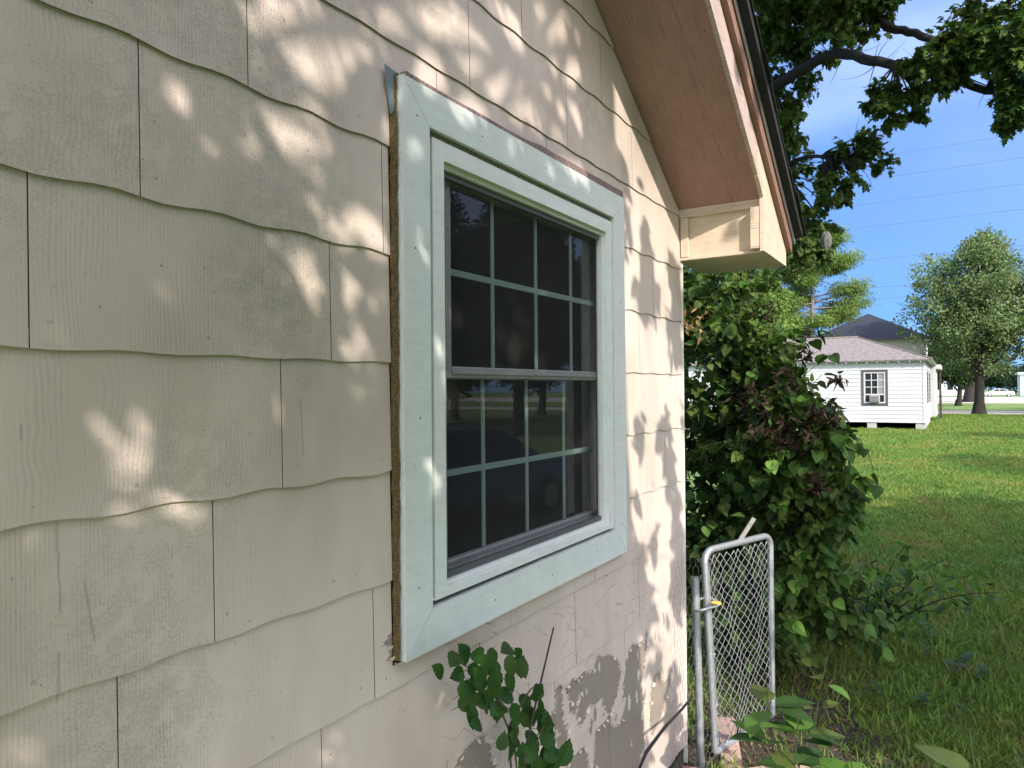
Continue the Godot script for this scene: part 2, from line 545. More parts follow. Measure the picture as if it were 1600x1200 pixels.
	# flaked paint: the brown-grey board shows, with a raised edge of paint round it
	var flakes := [
		[Vector2(2.244,0.944),Vector2(2.266,0.946),Vector2(2.304,0.955),Vector2(2.326,0.937),Vector2(2.354,0.945),Vector2(2.388,0.949),Vector2(2.447,0.918),Vector2(2.484,0.943),Vector2(2.509,0.975),Vector2(2.547,0.952),Vector2(2.612,0.939),Vector2(2.666,0.911),Vector2(2.707,0.875),Vector2(2.720,0.825),Vector2(2.691,0.778),Vector2(2.662,0.744),Vector2(2.621,0.704),Vector2(2.555,0.724),Vector2(2.537,0.796),Vector2(2.481,0.793),Vector2(2.421,0.813),Vector2(2.385,0.780),Vector2(2.350,0.758),Vector2(2.328,0.772),Vector2(2.323,0.804),Vector2(2.364,0.880),Vector2(2.347,0.886),Vector2(2.307,0.821),Vector2(2.253,0.847),Vector2(2.275,0.878)],
		[Vector2(2.809,0.894),Vector2(2.855,0.909),Vector2(2.901,0.889),Vector2(2.957,0.890),Vector2(3.014,0.876),Vector2(2.996,0.804),Vector2(2.952,0.703),Vector2(2.975,0.627),Vector2(2.963,0.473),Vector2(2.970,0.422),Vector2(2.937,0.400),Vector2(2.740,0.429),Vector2(2.464,0.554),Vector2(2.479,0.690),Vector2(2.554,0.692),Vector2(2.621,0.704),Vector2(2.633,0.655),Vector2(2.660,0.630),Vector2(2.715,0.622),Vector2(2.745,0.656),Vector2(2.782,0.705),Vector2(2.732,0.718),Vector2(2.748,0.792)],
		[Vector2(2.167,0.966),Vector2(2.203,0.968),Vector2(2.215,0.939),Vector2(2.216,0.851),Vector2(2.241,0.792),Vector2(2.251,0.725),Vector2(2.158,0.712),Vector2(2.139,0.749),Vector2(2.145,0.794),Vector2(2.190,0.794),Vector2(2.126,0.858),Vector2(2.132,0.899),Vector2(2.166,0.890)],
		[Vector2(2.261,0.705),Vector2(2.304,0.672),Vector2(2.349,0.677),Vector2(2.383,0.673),Vector2(2.411,0.630),Vector2(2.422,0.573),Vector2(2.244,0.654)],
		[Vector2(3.068,0.655),Vector2(3.104,0.687),Vector2(3.166,0.685),Vector2(3.229,0.611),Vector2(3.296,0.614),Vector2(3.326,0.644),Vector2(3.314,0.568),Vector2(3.255,0.536),Vector2(3.207,0.502),Vector2(3.179,0.468),Vector2(3.088,0.422),Vector2(3.038,0.480),Vector2(3.049,0.569)],
		[Vector2(1.582,0.955),Vector2(1.618,0.981),Vector2(1.668,0.989),Vector2(1.713,0.992),Vector2(1.752,0.953),Vector2(1.769,0.870)],
		[Vector2(1.310,1.390),Vector2(1.324,1.404),Vector2(1.343,1.408),Vector2(1.352,1.358),Vector2(1.357,1.337),Vector2(1.342,1.323),Vector2(1.324,1.336),Vector2(1.313,1.358)],
		[Vector2(2.93, 0.41), Vector2(2.46, 0.56), Vector2(2.3, 0.62), Vector2(2.2, 0.4), Vector2(2.05, 0.1), Vector2(2.95, 0.1)],
		[Vector2(1.56, 0.95), Vector2(1.78, 0.88), Vector2(1.85, 0.5), Vector2(1.7, 0.2), Vector2(1.4, 0.3), Vector2(1.42, 0.7)],
	]
	FLAKES = flakes
	var over := Image.create_empty(TEX, TEX, false, Image.FORMAT_RGBA8)
	var dent := Image.create_empty(TEX, TEX, false, Image.FORMAT_RGBA8)
	for i in flakes.size():
		span_fill(over, flakes[i], Color8(147, 136, 126) if i != 6 else Color8(147, 130, 126), 13.0, i)
		span_fill(dent, flakes[i], Color(0, 0, 0, 0.4), 13.0, i)
	# islands of paint that held, and small chips
	for i in 46:
		var c := Vector2(r.randf_range(2.1, 3.3), r.randf_range(0.4, 0.92))
		var poly := []
		var rr := r.randf_range(0.004, 0.016)
		for j in 8:
			poly.append(c + Vector2(cos(j * TAU / 8), sin(j * TAU / 8) * 2.4) * rr * r.randf_range(0.5, 1.2))
		var chip := i % 2 == 0
		span_fill(over, poly, Color8(208, 199, 180) if chip else Color8(147, 136, 126), 4.0, i)
		if not chip:
			span_fill(dent, poly, Color(0, 0, 0, 0.4), 4.0, i)
	# grain and blotches of the bare board
	paint.blend_rect(over, Rect2i(0, 0, TEX, TEX), Vector2i.ZERO)
	relief.blend_rect(dent, Rect2i(0, 0, TEX, TEX), Vector2i.ZERO)
	for i in 2600:
		var w := Image.create_empty(1, r.randi_range(6, 40), false, Image.FORMAT_RGBA8)
		w.fill(Color(0.2, 0.16, 0.13, r.randf_range(0.03, 0.12)) if r.randf() < 0.6 else Color(1, 0.95, 0.9, r.randf_range(0.02, 0.08)))
		paint.blend_rect(w, Rect2i(0, 0, 1, w.get_height()), Vector2i(tx(r.randf_range(1.4, 3.4)), ty(r.randf_range(0.1, 1.0))))
	# the cut edges of the shingles are unpainted fibre board: their swatch lies behind the window
	paint.fill_rect(Rect2i(tx(1.8), ty(2.2), 200, 200), Color8(101, 88, 74))
	relief.convert(Image.FORMAT_L8)
	var m := StandardMaterial3D.new()
	m.resource_name = "painted_shingle"
	m.albedo_texture = ImageTexture.create_from_image(paint)
	m.heightmap_enabled = true
	m.heightmap_scale = 0.25
	m.heightmap_texture = ImageTexture.create_from_image(relief)
	m.roughness = 0.62
	return m

# painted wood: fine grain running along local z
func wood_material(r: float, g: float, b: float, sd: int, dark := 0.5, cracks := 60, rough := 0.6) -> StandardMaterial3D:
	var rr := RandomNumberGenerator.new()
	rr.seed = sd
	var S := 512
	var im := Image.create_empty(S, S, false, Image.FORMAT_RGBA8)
	var hi := Image.create_empty(S, S, false, Image.FORMAT_RGBA8)
	var nz := noise(0.01, 3, sd)
	var fz := noise(0.12, 2, sd + 1)
	for x in S:
		for y in S:
			var edge := 0.5 + 0.5 * cos(PI * minf(1.0, minf(x, S - x) / 40.0))
			var q := fz.get_noise_2d(y * 1.6 + 6.0 * nz.get_noise_2d(x * 0.5, y * 0.6), x * 0.02)
			var f := 1.0 + 0.14 * q + 0.1 * nz.get_noise_2d(x, y)
			im.set_pixel(x, y, lin(r * f, g * f, b * f))
			var h := 0.6 + 0.4 * q
			hi.set_pixel(x, y, Color(h, h, h))
	for i in cracks:
		var y := rr.randi() % S
		var x := rr.randi() % S
		for j in rr.randi_range(10, 120):
			if rr.randf() < 0.12: y = (y + rr.randi_range(-1, 1) + S) % S
			var p := Vector2i((x + j) % S, y)
			im.set_pixel(p.x, p.y, lin(r * dark, g * dark * 0.9, b * dark * 0.85))
			hi.set_pixel(p.x, p.y, Color(0.05, 0.05, 0.05))
	hi.convert(Image.FORMAT_L8)
	var m := StandardMaterial3D.new()
	m.albedo_texture = ImageTexture.create_from_image(im)
	m.heightmap_enabled = true
	m.heightmap_scale = 0.08
	m.heightmap_texture = ImageTexture.create_from_image(hi)
	m.uv1_triplanar = true
	m.uv1_scale = Vector3(1.6, 1.6, 1.6)
	m.roughness = rough
	return m

# brushed trim paint: faint streaks, specks, scuffs
func trim_paint(r: float, g: float, b: float, sd: int) -> StandardMaterial3D:
	var rr := RandomNumberGenerator.new()
	rr.seed = sd
	var S := 512
	var im := Image.create_empty(S, S, false, Image.FORMAT_RGBA8)
	var nz := noise(0.012, 4, sd); var st := noise(0.05, 2, sd + 1); var fine := noise(0.25, 2, sd + 2)
	for x in S:
		for y in S:
			var f := 1.0 + 0.05 * nz.get_noise_2d(x, y) + 0.05 * st.get_noise_2d(x * 0.12, y * 1.5) + 0.04 * fine.get_noise_2d(x, y)
			im.set_pixel(x, y, lin(r * f, g * f, b * f))
	for i in 240:
		var d := Image.create_empty(1, 1, false, Image.FORMAT_RGBA8)
		d.fill(Color(0.22, 0.2, 0.16, rr.randf_range(0.15, 0.7)))
		im.blend_rect(d, Rect2i(0, 0, 1, 1), Vector2i(rr.randi() % S, rr.randi() % S))
	for i in 26:
		var p := Vector2(rr.randi() % S, rr.randi() % S)
		var v := Vector2(rr.randf_range(-1, 1), rr.randf_range(-1, 1)).normalized()
		var d := Image.create_empty(1, 1, false, Image.FORMAT_RGBA8)
		d.fill(Color(0.36, 0.36, 0.33, rr.randf_range(0.1, 0.35)))
		for k in rr.randi_range(5, 40):
			p += v
			im.blend_rect(d, Rect2i(0, 0, 1, 1), Vector2i(posmod(int(p.x), S), posmod(int(p.y), S)))
	var m := StandardMaterial3D.new()
	m.albedo_texture = ImageTexture.create_from_image(im)
	m.uv1_triplanar = true
	m.uv1_scale = Vector3.ONE * 1.4
	m.roughness = 0.55
	m.heightmap_enabled = true
	m.heightmap_scale = 0.03
	m.heightmap_texture = noise_tex(0.06, [], 4, sd + 5)
	return m

# ---------------------------------------------------------------- the near house
func soffit_y(s: float) -> float:
	return 2.89 + SLOPE * (CORNER - s)

func build_house() -> void:
	var house := base("house", Vector3.ZERO)
	tag(house, "cream house with wavy edged shingle siding, pale green window and pinkish soffit", "house")
	# wall: dark sheathing with a window hole, the shingles are its pieces
	var backing := MB.new()
	var x0 := -0.14; var x1 := 0.0
	for q in [[-6.0, 1.36, 0.02, 5.9], [2.70, CORNER - 0.012, 0.02, 5.9], [1.36, 2.70, 0.02, 1.36], [1.36, 2.70, 2.76, 5.9]]:
		var poly := PackedVector2Array([Vector2(q[0], q[2]), Vector2(q[1], q[2]), Vector2(q[1], q[3]), Vector2(q[0], q[3])])
		var gable := PackedVector2Array([Vector2(-6.0, 0), Vector2(CORNER, 0), Vector2(CORNER, 2.92), Vector2(-1.2, soffit_y(-1.2) + 0.03), Vector2(-6.0, 2.86)])
		for c in Geometry2D.intersect_polygons(poly, gable):
			backing.prism(c, func(p: Vector2): return Vector3(x1, p.y, -p.x), Vector3(x0 - x1, 0, 0), Vector3.RIGHT)
	var wall := part(house, "wall", backing, M.felt)
	var hole := PackedVector2Array([Vector2(1.327, 1.322), Vector2(2.742, 1.322), Vector2(2.742, 2.80), Vector2(1.327, 2.80)])
	var under := PackedVector2Array([Vector2(-6.0, 0.1), Vector2(CORNER - 0.004, 0.1), Vector2(CORNER - 0.004, 2.884), Vector2(-1.2, soffit_y(-1.2) - 0.006), Vector2(-6.0, 2.8)])
	for k in range(-12, 10):
		var yb := course(k)
		if yb + LAP < 0.1: continue
		var s0: float = JOINT[k] - SHINGLE * 10
		while s0 < CORNER:
			if s0 + SHINGLE > -2.3 and (s0 > -1.6 or yb < 4.0):
				var poly := PackedVector2Array()
				var g := 0.0011
				for i in 16:
					var s := lerpf(s0 + g, s0 + SHINGLE - g, i / 15.0)
					poly.append(Vector2(s, yb - 0.0031 * sin(TAU * (s - s0) / 0.2032) + 0.0012 * sin(s * 31.0 + k)))
				poly.append(Vector2(s0 + SHINGLE - g, yb + LAP + 0.03))
				poly.append(Vector2(s0 + g, yb + LAP + 0.03))
				var tilt := rng.randf_range(0.0055, 0.0062)
				var to3 := func(p: Vector2): return Vector3(0.003 + tilt * (1.0 - (p.y - yb) / 0.30), p.y, -p.x)
				var uvf := func(p: Vector2): return Vector2((p.x + 0.25) / SPAN, 1.0 - p.y / SPAN)
				for c in Geometry2D.clip_polygons(poly, hole):
					for d in Geometry2D.intersect_polygons(c, under):
						if d.size() > 2:
							var b := MB.new()
							b.has_uv = true
							b.edge_uv = Vector2((2.0 + 0.25) / SPAN, 1.0 - 2.0 / SPAN)
							b.prism(d, to3, Vector3(-0.0034, 0, 0), Vector3.RIGHT, uvf)
							part(wall, "shingle", b, M.shingle)
			s0 += SHINGLE
	# curled flakes of paint along the rims of the bare patches
	var fr := RandomNumberGenerator.new(); fr.seed = 17
	for poly in FLAKES:
		for i in poly.size():
			for rep in 2:
				var a: Vector2 = poly[i]; var b: Vector2 = poly[(i + 1) % poly.size()]
				var p: Vector2 = a.lerp(b, fr.randf())
				if fr.randf() < 0.45 or p.x > 3.5 or p.y < 0.14: continue
				var along := (b - a).normalized().rotated(fr.randf_range(-0.5, 0.5))
				var inn := Vector2(-along.y, along.x) * (1.0 if fr.randf() < 0.5 else -1.0)
				var L := fr.randf_range(0.006, 0.022); var W := fr.randf_range(0.004, 0.014)
				var curl := fr.randf_range(0.002, 0.008)
				var f := MB.new()
				var row := []
				for k in 4:
					var t := k / 3.0
					var c: Vector2 = p + inn * W * t
					var lift := 0.0095 + curl * t * t
					var half := L * 0.5 * (1.0 - 0.45 * t * t)
					row.append([Vector3(lift, c.y - along.y * half, -(c.x - along.x * half)), Vector3(lift + 0.0006 * k, c.y + along.y * half, -(c.x + along.x * half))])
				for k in 3:
					f.quad(row[k][0], row[k][1], row[k + 1][1], row[k + 1][0], Vector3.RIGHT)
				part(wall, "paint_flake", f, M.flake)
	# other walls close the house
	var shell := MB.new()
	shell.box(Vector3(-7.0, 0.02, -CORNER + 0.012), Vector3(-0.14, 2.9, -CORNER + 0.13))
	shell.box(Vector3(-7.0, 0.02, 5.85), Vector3(-0.14, 2.9, 6.0))
	shell.box(Vector3(-7.15, 0.02, -CORNER + 0.012), Vector3(-7.0, 2.9, 6.0))
	part(house, "outer_wall", shell, M.cream)
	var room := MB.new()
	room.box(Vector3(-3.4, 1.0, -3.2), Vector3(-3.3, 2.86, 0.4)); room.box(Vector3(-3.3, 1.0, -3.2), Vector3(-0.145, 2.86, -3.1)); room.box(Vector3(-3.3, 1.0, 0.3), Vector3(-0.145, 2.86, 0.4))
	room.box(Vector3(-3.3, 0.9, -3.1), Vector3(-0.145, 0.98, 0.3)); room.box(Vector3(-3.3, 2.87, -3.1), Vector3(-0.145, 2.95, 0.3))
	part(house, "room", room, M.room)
	var bead := MB.new()
	bead.box(Vector3(-0.02, 0.1, -CORNER - 0.004), Vector3(0.0165, 2.64, -CORNER + 0.0035), 0.002)
	part(house, "corner_bead", bead, M.trim_white)

	build_roof(house)
	build_window(house)

func slope_prism(called: String, house: Node3D, sa: float, sb: float, xa: float, xb: float, lo: float, hi: float, m: Material) -> MeshInstance3D:
	# a board that follows the rake between s = sa and sb, from lo to hi above the soffit line
	var b := MB.new()
	var poly := PackedVector2Array([Vector2(sa, soffit_y(sa) + lo), Vector2(sb, soffit_y(sb) + lo), Vector2(sb, soffit_y(sb) + hi), Vector2(sa, soffit_y(sa) + hi)])
	b.prism(poly, func(p: Vector2): return Vector3(xb, p.y, -p.x), Vector3(xa - xb, 0, 0), Vector3.RIGHT)
	return part(house, called, b, m)

func build_roof(house: Node3D) -> void:
	var top := -1.2
	# soffit sheet with grain along the slope
	var b := MB.new()
	b.has_uv = true
	var n := 3
	var cuts := [top, 1.2, CORNER - 0.001]
	for i in 2:
		var bb := MB.new()
		bb.has_uv = true
		var sa: float = cuts[i] + 0.001; var sb: float = cuts[i + 1] - 0.001
		var P := [Vector3(-0.01, soffit_y(sa), -sa), Vector3(0.408, soffit_y(sa), -sa), Vector3(0.408, soffit_y(sb), -sb), Vector3(-0.01, soffit_y(sb), -sb)]
		var U := [Vector2(sa * 1.8, 0.0), Vector2(sa * 1.8, 0.7), Vector2(sb * 1.8, 0.7), Vector2(sb * 1.8, 0.0)]
		bb.tri(P[0], P[1], P[2], Vector3.DOWN, U[0], U[1], U[2]); bb.tri(P[0], P[2], P[3], Vector3.DOWN, U[0], U[2], U[3])
		var up := Vector3(0, 0.012, 0)
		bb.quad(P[0] + up, P[1] + up, P[2] + up, P[3] + up, Vector3.UP)
		bb.quad(P[1], P[2], P[2] + up, P[1] + up, Vector3.RIGHT); bb.quad(P[2], P[3], P[3] + up, P[2] + up, Vector3.FORWARD); bb.quad(P[0], P[1], P[1] + up, P[0] + up, Vector3.BACK)
		part(house, "soffit", bb, M.soffit)
	# nail heads in rows along the soffit
	for i in 9:
		for xx in [0.03, 0.375]:
			var sn := 0.9 + i * 0.31 + rng.randf_range(-0.03, 0.03)
			var nh := MB.new()
			nh.tube([Vector3(xx, soffit_y(sn) + 0.002, -sn), Vector3(xx, soffit_y(sn) - 0.0012, -sn)], 0.0042, 0.004, 8, true)
			part(house, "nail_head", nh, M.nail)
	slope_prism("fascia_board", house, top, CORNER - 0.16, 0.409, 0.427, -0.012, 0.135, M.fascia)
	slope_prism("trim_board", house, top, 4.03, 0.425, 0.452, 0.142, 0.232, M.trim_brown)
	slope_prism("nailing_board", house, top, 4.0, 0.36, 0.424, 0.14, 0.235, M.felt)
	slope_prism("drip_edge", house, top, 4.06, 0.40, 0.462, 0.236, 0.256, M.silver)
	slope_prism("drip_edge", house, top, 4.06, 0.458, 0.463, 0.214, 0.2355, M.silver)
	# roof: the near slope, then the far slope behind the viewer
	slope_prism("roof", house, top, 4.07, -7.3, 0.498, 0.257, 0.30, M.asphalt_shingle)
	var far := MB.new()
	var yt := soffit_y(top)
	var poly := PackedVector2Array([Vector2(top, yt + 0.257), Vector2(-6.4, yt + 0.257 - SLOPE * 5.2), Vector2(-6.4, yt + 0.30 - SLOPE * 5.2), Vector2(top, yt + 0.30)])
	far.prism(poly, func(p: Vector2): return Vector3(0.498, p.y, -p.x), Vector3(-7.8, 0, 0), Vector3.RIGHT)
	part(house, "roof", far, M.asphalt_shingle)
	# shingle tabs along the rake, slightly uneven
	var s := 0.9
	while s < 4.0:
		var e := rng.randf_range(0.0, 0.012)
		slope_prism("roof_tab", house, s, s + 0.137, 0.30, 0.504 + e, 0.301, 0.308, M.asphalt_shingle)
		s += 0.14
	# cornice box at the foot of the rake
	var box := MeshInstance3D.new()
	var c := MB.new()
	c.box(Vector3(-0.01, 2.662, -CORNER - 0.009), Vector3(0.40, 2.905, -CORNER + 0.001))
	box.mesh = c.mesh(); box.material_override = M.cream_wood; box.name = "cornice_box"
	house.add_child(box, true)
	box_part(box, "bottom_board", Vector3(-0.02, 2.646, -4.0), Vector3(0.408, 2.661, -CORNER + 0.018), M.cream_wood, 0.002)
	box_part(box, "batten", Vector3(0.012, 2.662, -CORNER + 0.001), Vector3(0.052, 2.862, -CORNER + 0.020), M.cream_wood, 0.002)
	box_part(box, "batten", Vector3(0.362, 2.662, -CORNER + 0.001), Vector3(0.407, 2.862, -CORNER + 0.048), M.cream_rough, 0.003)
	box_part(box, "head_board", Vector3(0.004, 2.863, -CORNER + 0.001), Vector3(0.407, 2.912, -CORNER + 0.022), M.cream_wood, 0.002)
	box_part(box, "back_board", Vector3(-0.02, 2.662, -3.995), Vector3(0.408, 2.86, -3.98), M.cream_wood)
	var end := MB.new()
	var sa := CORNER - 0.155
	var ep := PackedVector2Array([Vector2(CORNER - 0.05, 2.648), Vector2(4.0, 2.648), Vector2(4.0, soffit_y(4.0) + 0.139), Vector2(sa, soffit_y(sa) + 0.135), Vector2(sa, soffit_y(sa) - 0.012), Vector2(CORNER - 0.05, soffit_y(CORNER - 0.05) - 0.02)])
	end.prism(ep, func(p: Vector2): return Vector3(0.427, p.y, -p.x), Vector3(-0.018, 0, 0), Vector3.RIGHT)
	part(box, "end_board", end, M.cream_wood)

func build_window(house: Node3D) -> void:
	var win := Node3D.new()
	win.name = "window"
	house.add_child(win)
	var S0 := 1.349; var S1 := 2.738; var Y0 := 1.328; var Y1 := 2.787; var CW := 0.107; var TH := 0.1
	var z := func(p: Vector2): return Vector3(0.033, p.y, -p.x)
	var g := 0.0012
	var o := [Vector2(S0, Y0), Vector2(S1, Y0), Vector2(S1, Y1), Vector2(S0, Y1)]
	var i := [Vector2(S0 + CW, Y0 + 0.105), Vector2(S1 - CW, Y0 + 0.105), Vector2(S1 - CW, Y1 - TH), Vector2(S0 + CW, Y1 - TH)]
	var d := [Vector2(0, g), Vector2(-g, 0), Vector2(0, -g), Vector2(g, 0)]
	for k in 4:
		var a: Vector2 = o[k]; var b2: Vector2 = o[(k + 1) % 4]; var c: Vector2 = i[(k + 1) % 4]; var e: Vector2 = i[k]
		var t := (b2 - a).normalized() * g
		var b := MB.new()
		b.prism(PackedVector2Array([a + t, b2 - t, c - t, e + t]), z, Vector3(-0.030, 0, 0), Vector3.RIGHT)
		var face := part(win, "casing_board", b, M.casing)
	# nail heads in the casing, a little sunk and stained
	for q in [[1.40, 1.50], [1.41, 1.93], [1.395, 2.36], [1.405, 2.70], [2.69, 1.45], [2.685, 1.9], [2.69, 2.35], [2.68, 2.72], [1.75, 1.38], [2.1, 1.375], [2.45, 1.385], [1.7, 2.735], [2.08, 2.742], [2.42, 2.738]]:
		var nh := MB.new()
		nh.tube([Vector3(0.031, q[1], -q[0]), Vector3(0.0334, q[1], -q[0])], 0.0032, 0.003, 8, true)
		part(win, "nail_head", nh, M.nail)
	# caulk and dirt line above the frame, dark seat under it
	box_part(win, "caulk_line", Vector3(0.0, 2.668, -2.632), Vector3(0.019, 2.689, -1.457), M.caulk, 0.003)
	box_part(win, "sill_seat", Vector3(-0.02, 1.432, -2.632), Vector3(0.004, 1.446, -1.457), M.felt)
	box_part(win, "sill_lip", Vector3(-0.02, 1.447, -2.63), Vector3(0.022, 1.456, -1.459), M.frame_white, 0.002)
	# vinyl frame: an outer step and an inner step, mitred rings
	ring(win, "outer_frame", 1.459, 2.631, 1.447, 2.667, 0.013, -0.01, 0.014, M.frame_grey)
	ring(win, "frame", 1.474, 2.622, 1.4475, 2.6675, 0.05, -0.0125, 0.027, M.frame_white, 0.022, 0.05)
	ring(win, "frame_groove", 1.526, 2.570, 1.471, 2.616, 0.012, -0.012, 0.013, M.frame_white)
	ring(win, "screen_frame", 1.5395, 2.586, 1.484, 2.603, 0.017, -0.010, 0.002, M.dark_grey)
	# jamb channel behind
	ring(win, "jamb_channel", 1.545, 2.70, 1.42, 2.66, 0.034, -0.135, -0.0115, M.jamb)
	var rail := 0.034
	sash(win, "upper_sash", 1.581, 2.664, 2.033, 2.624, -0.046, -0.020, 0.036, 0.034, 0.03, [1.848, 2.118, 2.380], 2.338)
	sash(win, "lower_sash", 1.581, 2.664, 1.456, 2.066, -0.085, -0.056, 0.045, 0.05, 0.034, [1.845, 2.112, 2.386], 1.757)
	# track lines on the sill of the lower sash and on the far jamb
	for q in [-0.05, -0.03, -0.014]:
		box_part(win, "sill_track", Vector3(q - 0.004, 1.454, -2.664), Vector3(q, 1.470, -1.581), M.jamb, 0.001)
	for q in [-0.053, -0.018]:
		box_part(win, "jamb_track", Vector3(q - 0.004, 1.47, -2.664), Vector3(q, 2.62, -2.650), M.jamb, 0.001)
	# insect screen
	var sc := MB.new()
	sc.quad(Vector3(-0.006, 1.49, -1.55), Vector3(-0.006, 1.49, -2.577), Vector3(-0.006, 2.598, -2.577), Vector3(-0.006, 2.598, -1.55), Vector3.RIGHT)
	part(win, "insect_screen", sc, M.screen)
	# mauve drip cap over the head casing, uneven in height
	var cap := PackedVector2Array([Vector2(1.372, 2.788)])
	for k in 15:
		var s := lerpf(1.372, 2.744, k / 14.0)
		cap.append(Vector2(s, 2.806 + (0.007 if s > 2.0 else 0.0) + rng.randf_range(-0.0015, 0.0015) + 0.004 * sin(s * 3.0)))
	cap.append(Vector2(2.744, 2.788))
	var cb := MB.new()
	cb.prism(cap, func(p: Vector2): return Vector3(0.026, p.y, -p.x), Vector3(-0.024, 0, 0), Vector3.RIGHT)
	part(win, "drip_cap", cb, M.mauve)
	# sliver of blue flashing at the upper corner and the foam bead down the side
	var fl := MB.new()
	fl.prism(PackedVector2Array([Vector2(1.303, 2.796), Vector2(1.345, 2.79), Vector2(1.342, 2.70), Vector2(1.322, 2.68), Vector2(1.309, 2.75)]), func(p: Vector2): return Vector3(0.0185, p.y, -p.x), Vector3(-0.003, 0, 0), Vector3.RIGHT)
	part(win, "flashing", fl, M.blue_flash)
	var foam := MB.new()
	var nz := noise(14.0, 3, 4)
	var rows := 90
	var ring_of := func(y: float) -> Array:
		var out := []
		for k in 7:
			var a := PI * k / 6.0
			var w := 0.0095 + 0.003 * nz.get_noise_1d(y * 2.0) + 0.003 * nz.get_noise_2d(y * 5.0, k * 0.3)
			out.append(Vector3(0.008 + (0.013 + 0.006 * nz.get_noise_2d(y * 4.0, 9.0 + k * 0.2)) * sin(a), y, -(1.338 + 0.003 * nz.get_noise_1d(y * 0.9 + 40.0) - w * cos(a))))
		return out
	for k in rows:
		var A: Array = ring_of.call(lerpf(1.335, 2.785, float(k) / rows)); var B: Array = ring_of.call(lerpf(1.335, 2.785, float(k + 1) / rows))
		for j in 6:
			foam.quad(A[j], A[j + 1], B[j + 1], B[j], Vector3(1, 0, 0.2 - 0.07 * j))
	part(win, "foam_seal", foam, M.foam)

func ring(parent: Node3D, called: String, s0: float, s1: float, y0: float, y1: float, w: float, xa: float, xb: float, m: Material, _g := 0.0, wy := -1.0) -> void:
	# four mitred pieces of one frame
	if wy < 0.0: wy = w
	var o := [Vector2(s0, y0), Vector2(s1, y0), Vector2(s1, y1), Vector2(s0, y1)]
	var wb := _g if _g > 0.0 else wy
	var i := [Vector2(s0 + w, y0 + wb), Vector2(s1 - w, y0 + wb), Vector2(s1 - w, y1 - wy), Vector2(s0 + w, y1 - wy)]
	var b := MB.new()
	for k in 4:
		var q := (k + 1) % 4
		var f := func(p: Vector2, x: float): return Vector3(x, p.y, -p.x)
		b.quad(f.call(o[k], xb), f.call(o[q], xb), f.call(i[q], xb), f.call(i[k], xb), Vector3.RIGHT)
		b.quad(f.call(o[k], xa), f.call(o[q], xa), f.call(i[q], xa), f.call(i[k], xa), Vector3.LEFT)
		var cen: Vector2 = (o[0] + o[2]) / 2.0
		var om: Vector2 = (o[k] + o[q]) / 2.0 - cen
		var outd := Vector3(0, signf(om.y) if absf(om.y) > absf(om.x) * 0.9 and k % 2 == 0 else 0.0, -signf(om.x) if k % 2 == 1 else 0.0)
		b.quad(f.call(o[k], xa), f.call(o[q], xa), f.call(o[q], xb), f.call(o[k], xb), outd)
		b.quad(f.call(i[k], xa), f.call(i[q], xa), f.call(i[q], xb), f.call(i[k], xb), -outd)
	part(parent, called, b, m)

func sash(win: Node3D, called: String, s0: float, s1: float, y0: float, y1: float, xa: float, xb: float, stile: float, bottom: float, head: float, bars: Array, cross: float) -> void:
	var b := MB.new()
	b.box(Vector3(xa, y0, -(s0 + stile)), Vector3(xb, y1, -s0), 0.003)
	b.box(Vector3(xa, y0, -s1), Vector3(xb, y1, -(s1 - stile * 0.62)), 0.003)
	b.box(Vector3(xa, y0, -(s1 - stile * 0.62)), Vector3(xb - 0.0015, y0 + bottom, -(s0 + stile)), 0.003)
	b.box(Vector3(xa, y0 + bottom * 0.35, -(s1 - stile * 0.62)), Vector3(xb + 0.003, y0 + bottom * 0.62, -(s0 + stile)), 0.001)
	b.box(Vector3(xa, y1 - head, -(s1 - stile * 0.62)), Vector3(xb - 0.0015, y1, -(s0 + stile)), 0.003)
	part(win, called, b, M.sash)
	var xg := (xa + xb) / 2.0
	var p0 := s0 + stile; var p1 := s1 - stile * 0.62
	var gl := MB.new()
	gl.quad(Vector3(xg + 0.006, y0 + bottom, -p0), Vector3(xg + 0.006, y0 + bottom, -p1), Vector3(xg + 0.006, y1 - head, -p1), Vector3(xg + 0.006, y1 - head, -p0), Vector3.RIGHT)
	part(win, "pane", gl, M.glass)
	for s in bars:
		box_part(win, "grid_bar", Vector3(xg - 0.004, y0 + bottom, -s - 0.0085), Vector3(xg + 0.001, y1 - head, -s + 0.0085), M.grid_bar, 0.001)
	box_part(win, "grid_bar", Vector3(xg - 0.0045, cross - 0.0095, -p1), Vector3(xg + 0.0005, cross + 0.0095, -p0), M.grid_bar, 0.001)

# ---------------------------------------------------------------- ground and far things
func build_ground() -> void:
	var g := MB.new()
	g.box(Vector3(-260, -0.5, -420), Vector3(260, 0.0, 120))
	tag(part(self, "ground", g, M.ground), "", "", "", "structure")
	var soil := MB.new()
	var poly := PackedVector2Array()
	for i in 40:
		var a := TAU * i / 40.0
		var d := Vector2(cos(a), sin(a))
		poly.append(Vector2(0.25, 3.1) + d * Vector2(0.8, 2.3) * (1.0 + 0.09 * sin(a * 5.0) + 0.07 * sin(a * 11.0 + 1.0) + 0.04 * sin(a * 23.0)))
	soil.prism(poly, func(p: Vector2): return Vector3(p.x, 0.006, -p.y), Vector3(0, -0.05, 0), Vector3.UP)
	tag(part(self, "soil_bed", soil, M.soil), "", "", "", "structure")
	var path := MB.new()
	path.box(Vector3(-1.0, -0.1, -68.0), Vector3(60, 0.012, -59.6))
	tag(part(self, "gravel_drive", path, M.gravel), "", "", "", "structure")
	var road := MB.new()
	road.box(Vector3(-40, -0.1, -150), Vector3(120, 0.010, -98))
	tag(part(self, "road", road, M.pale_road), "", "", "", "structure")

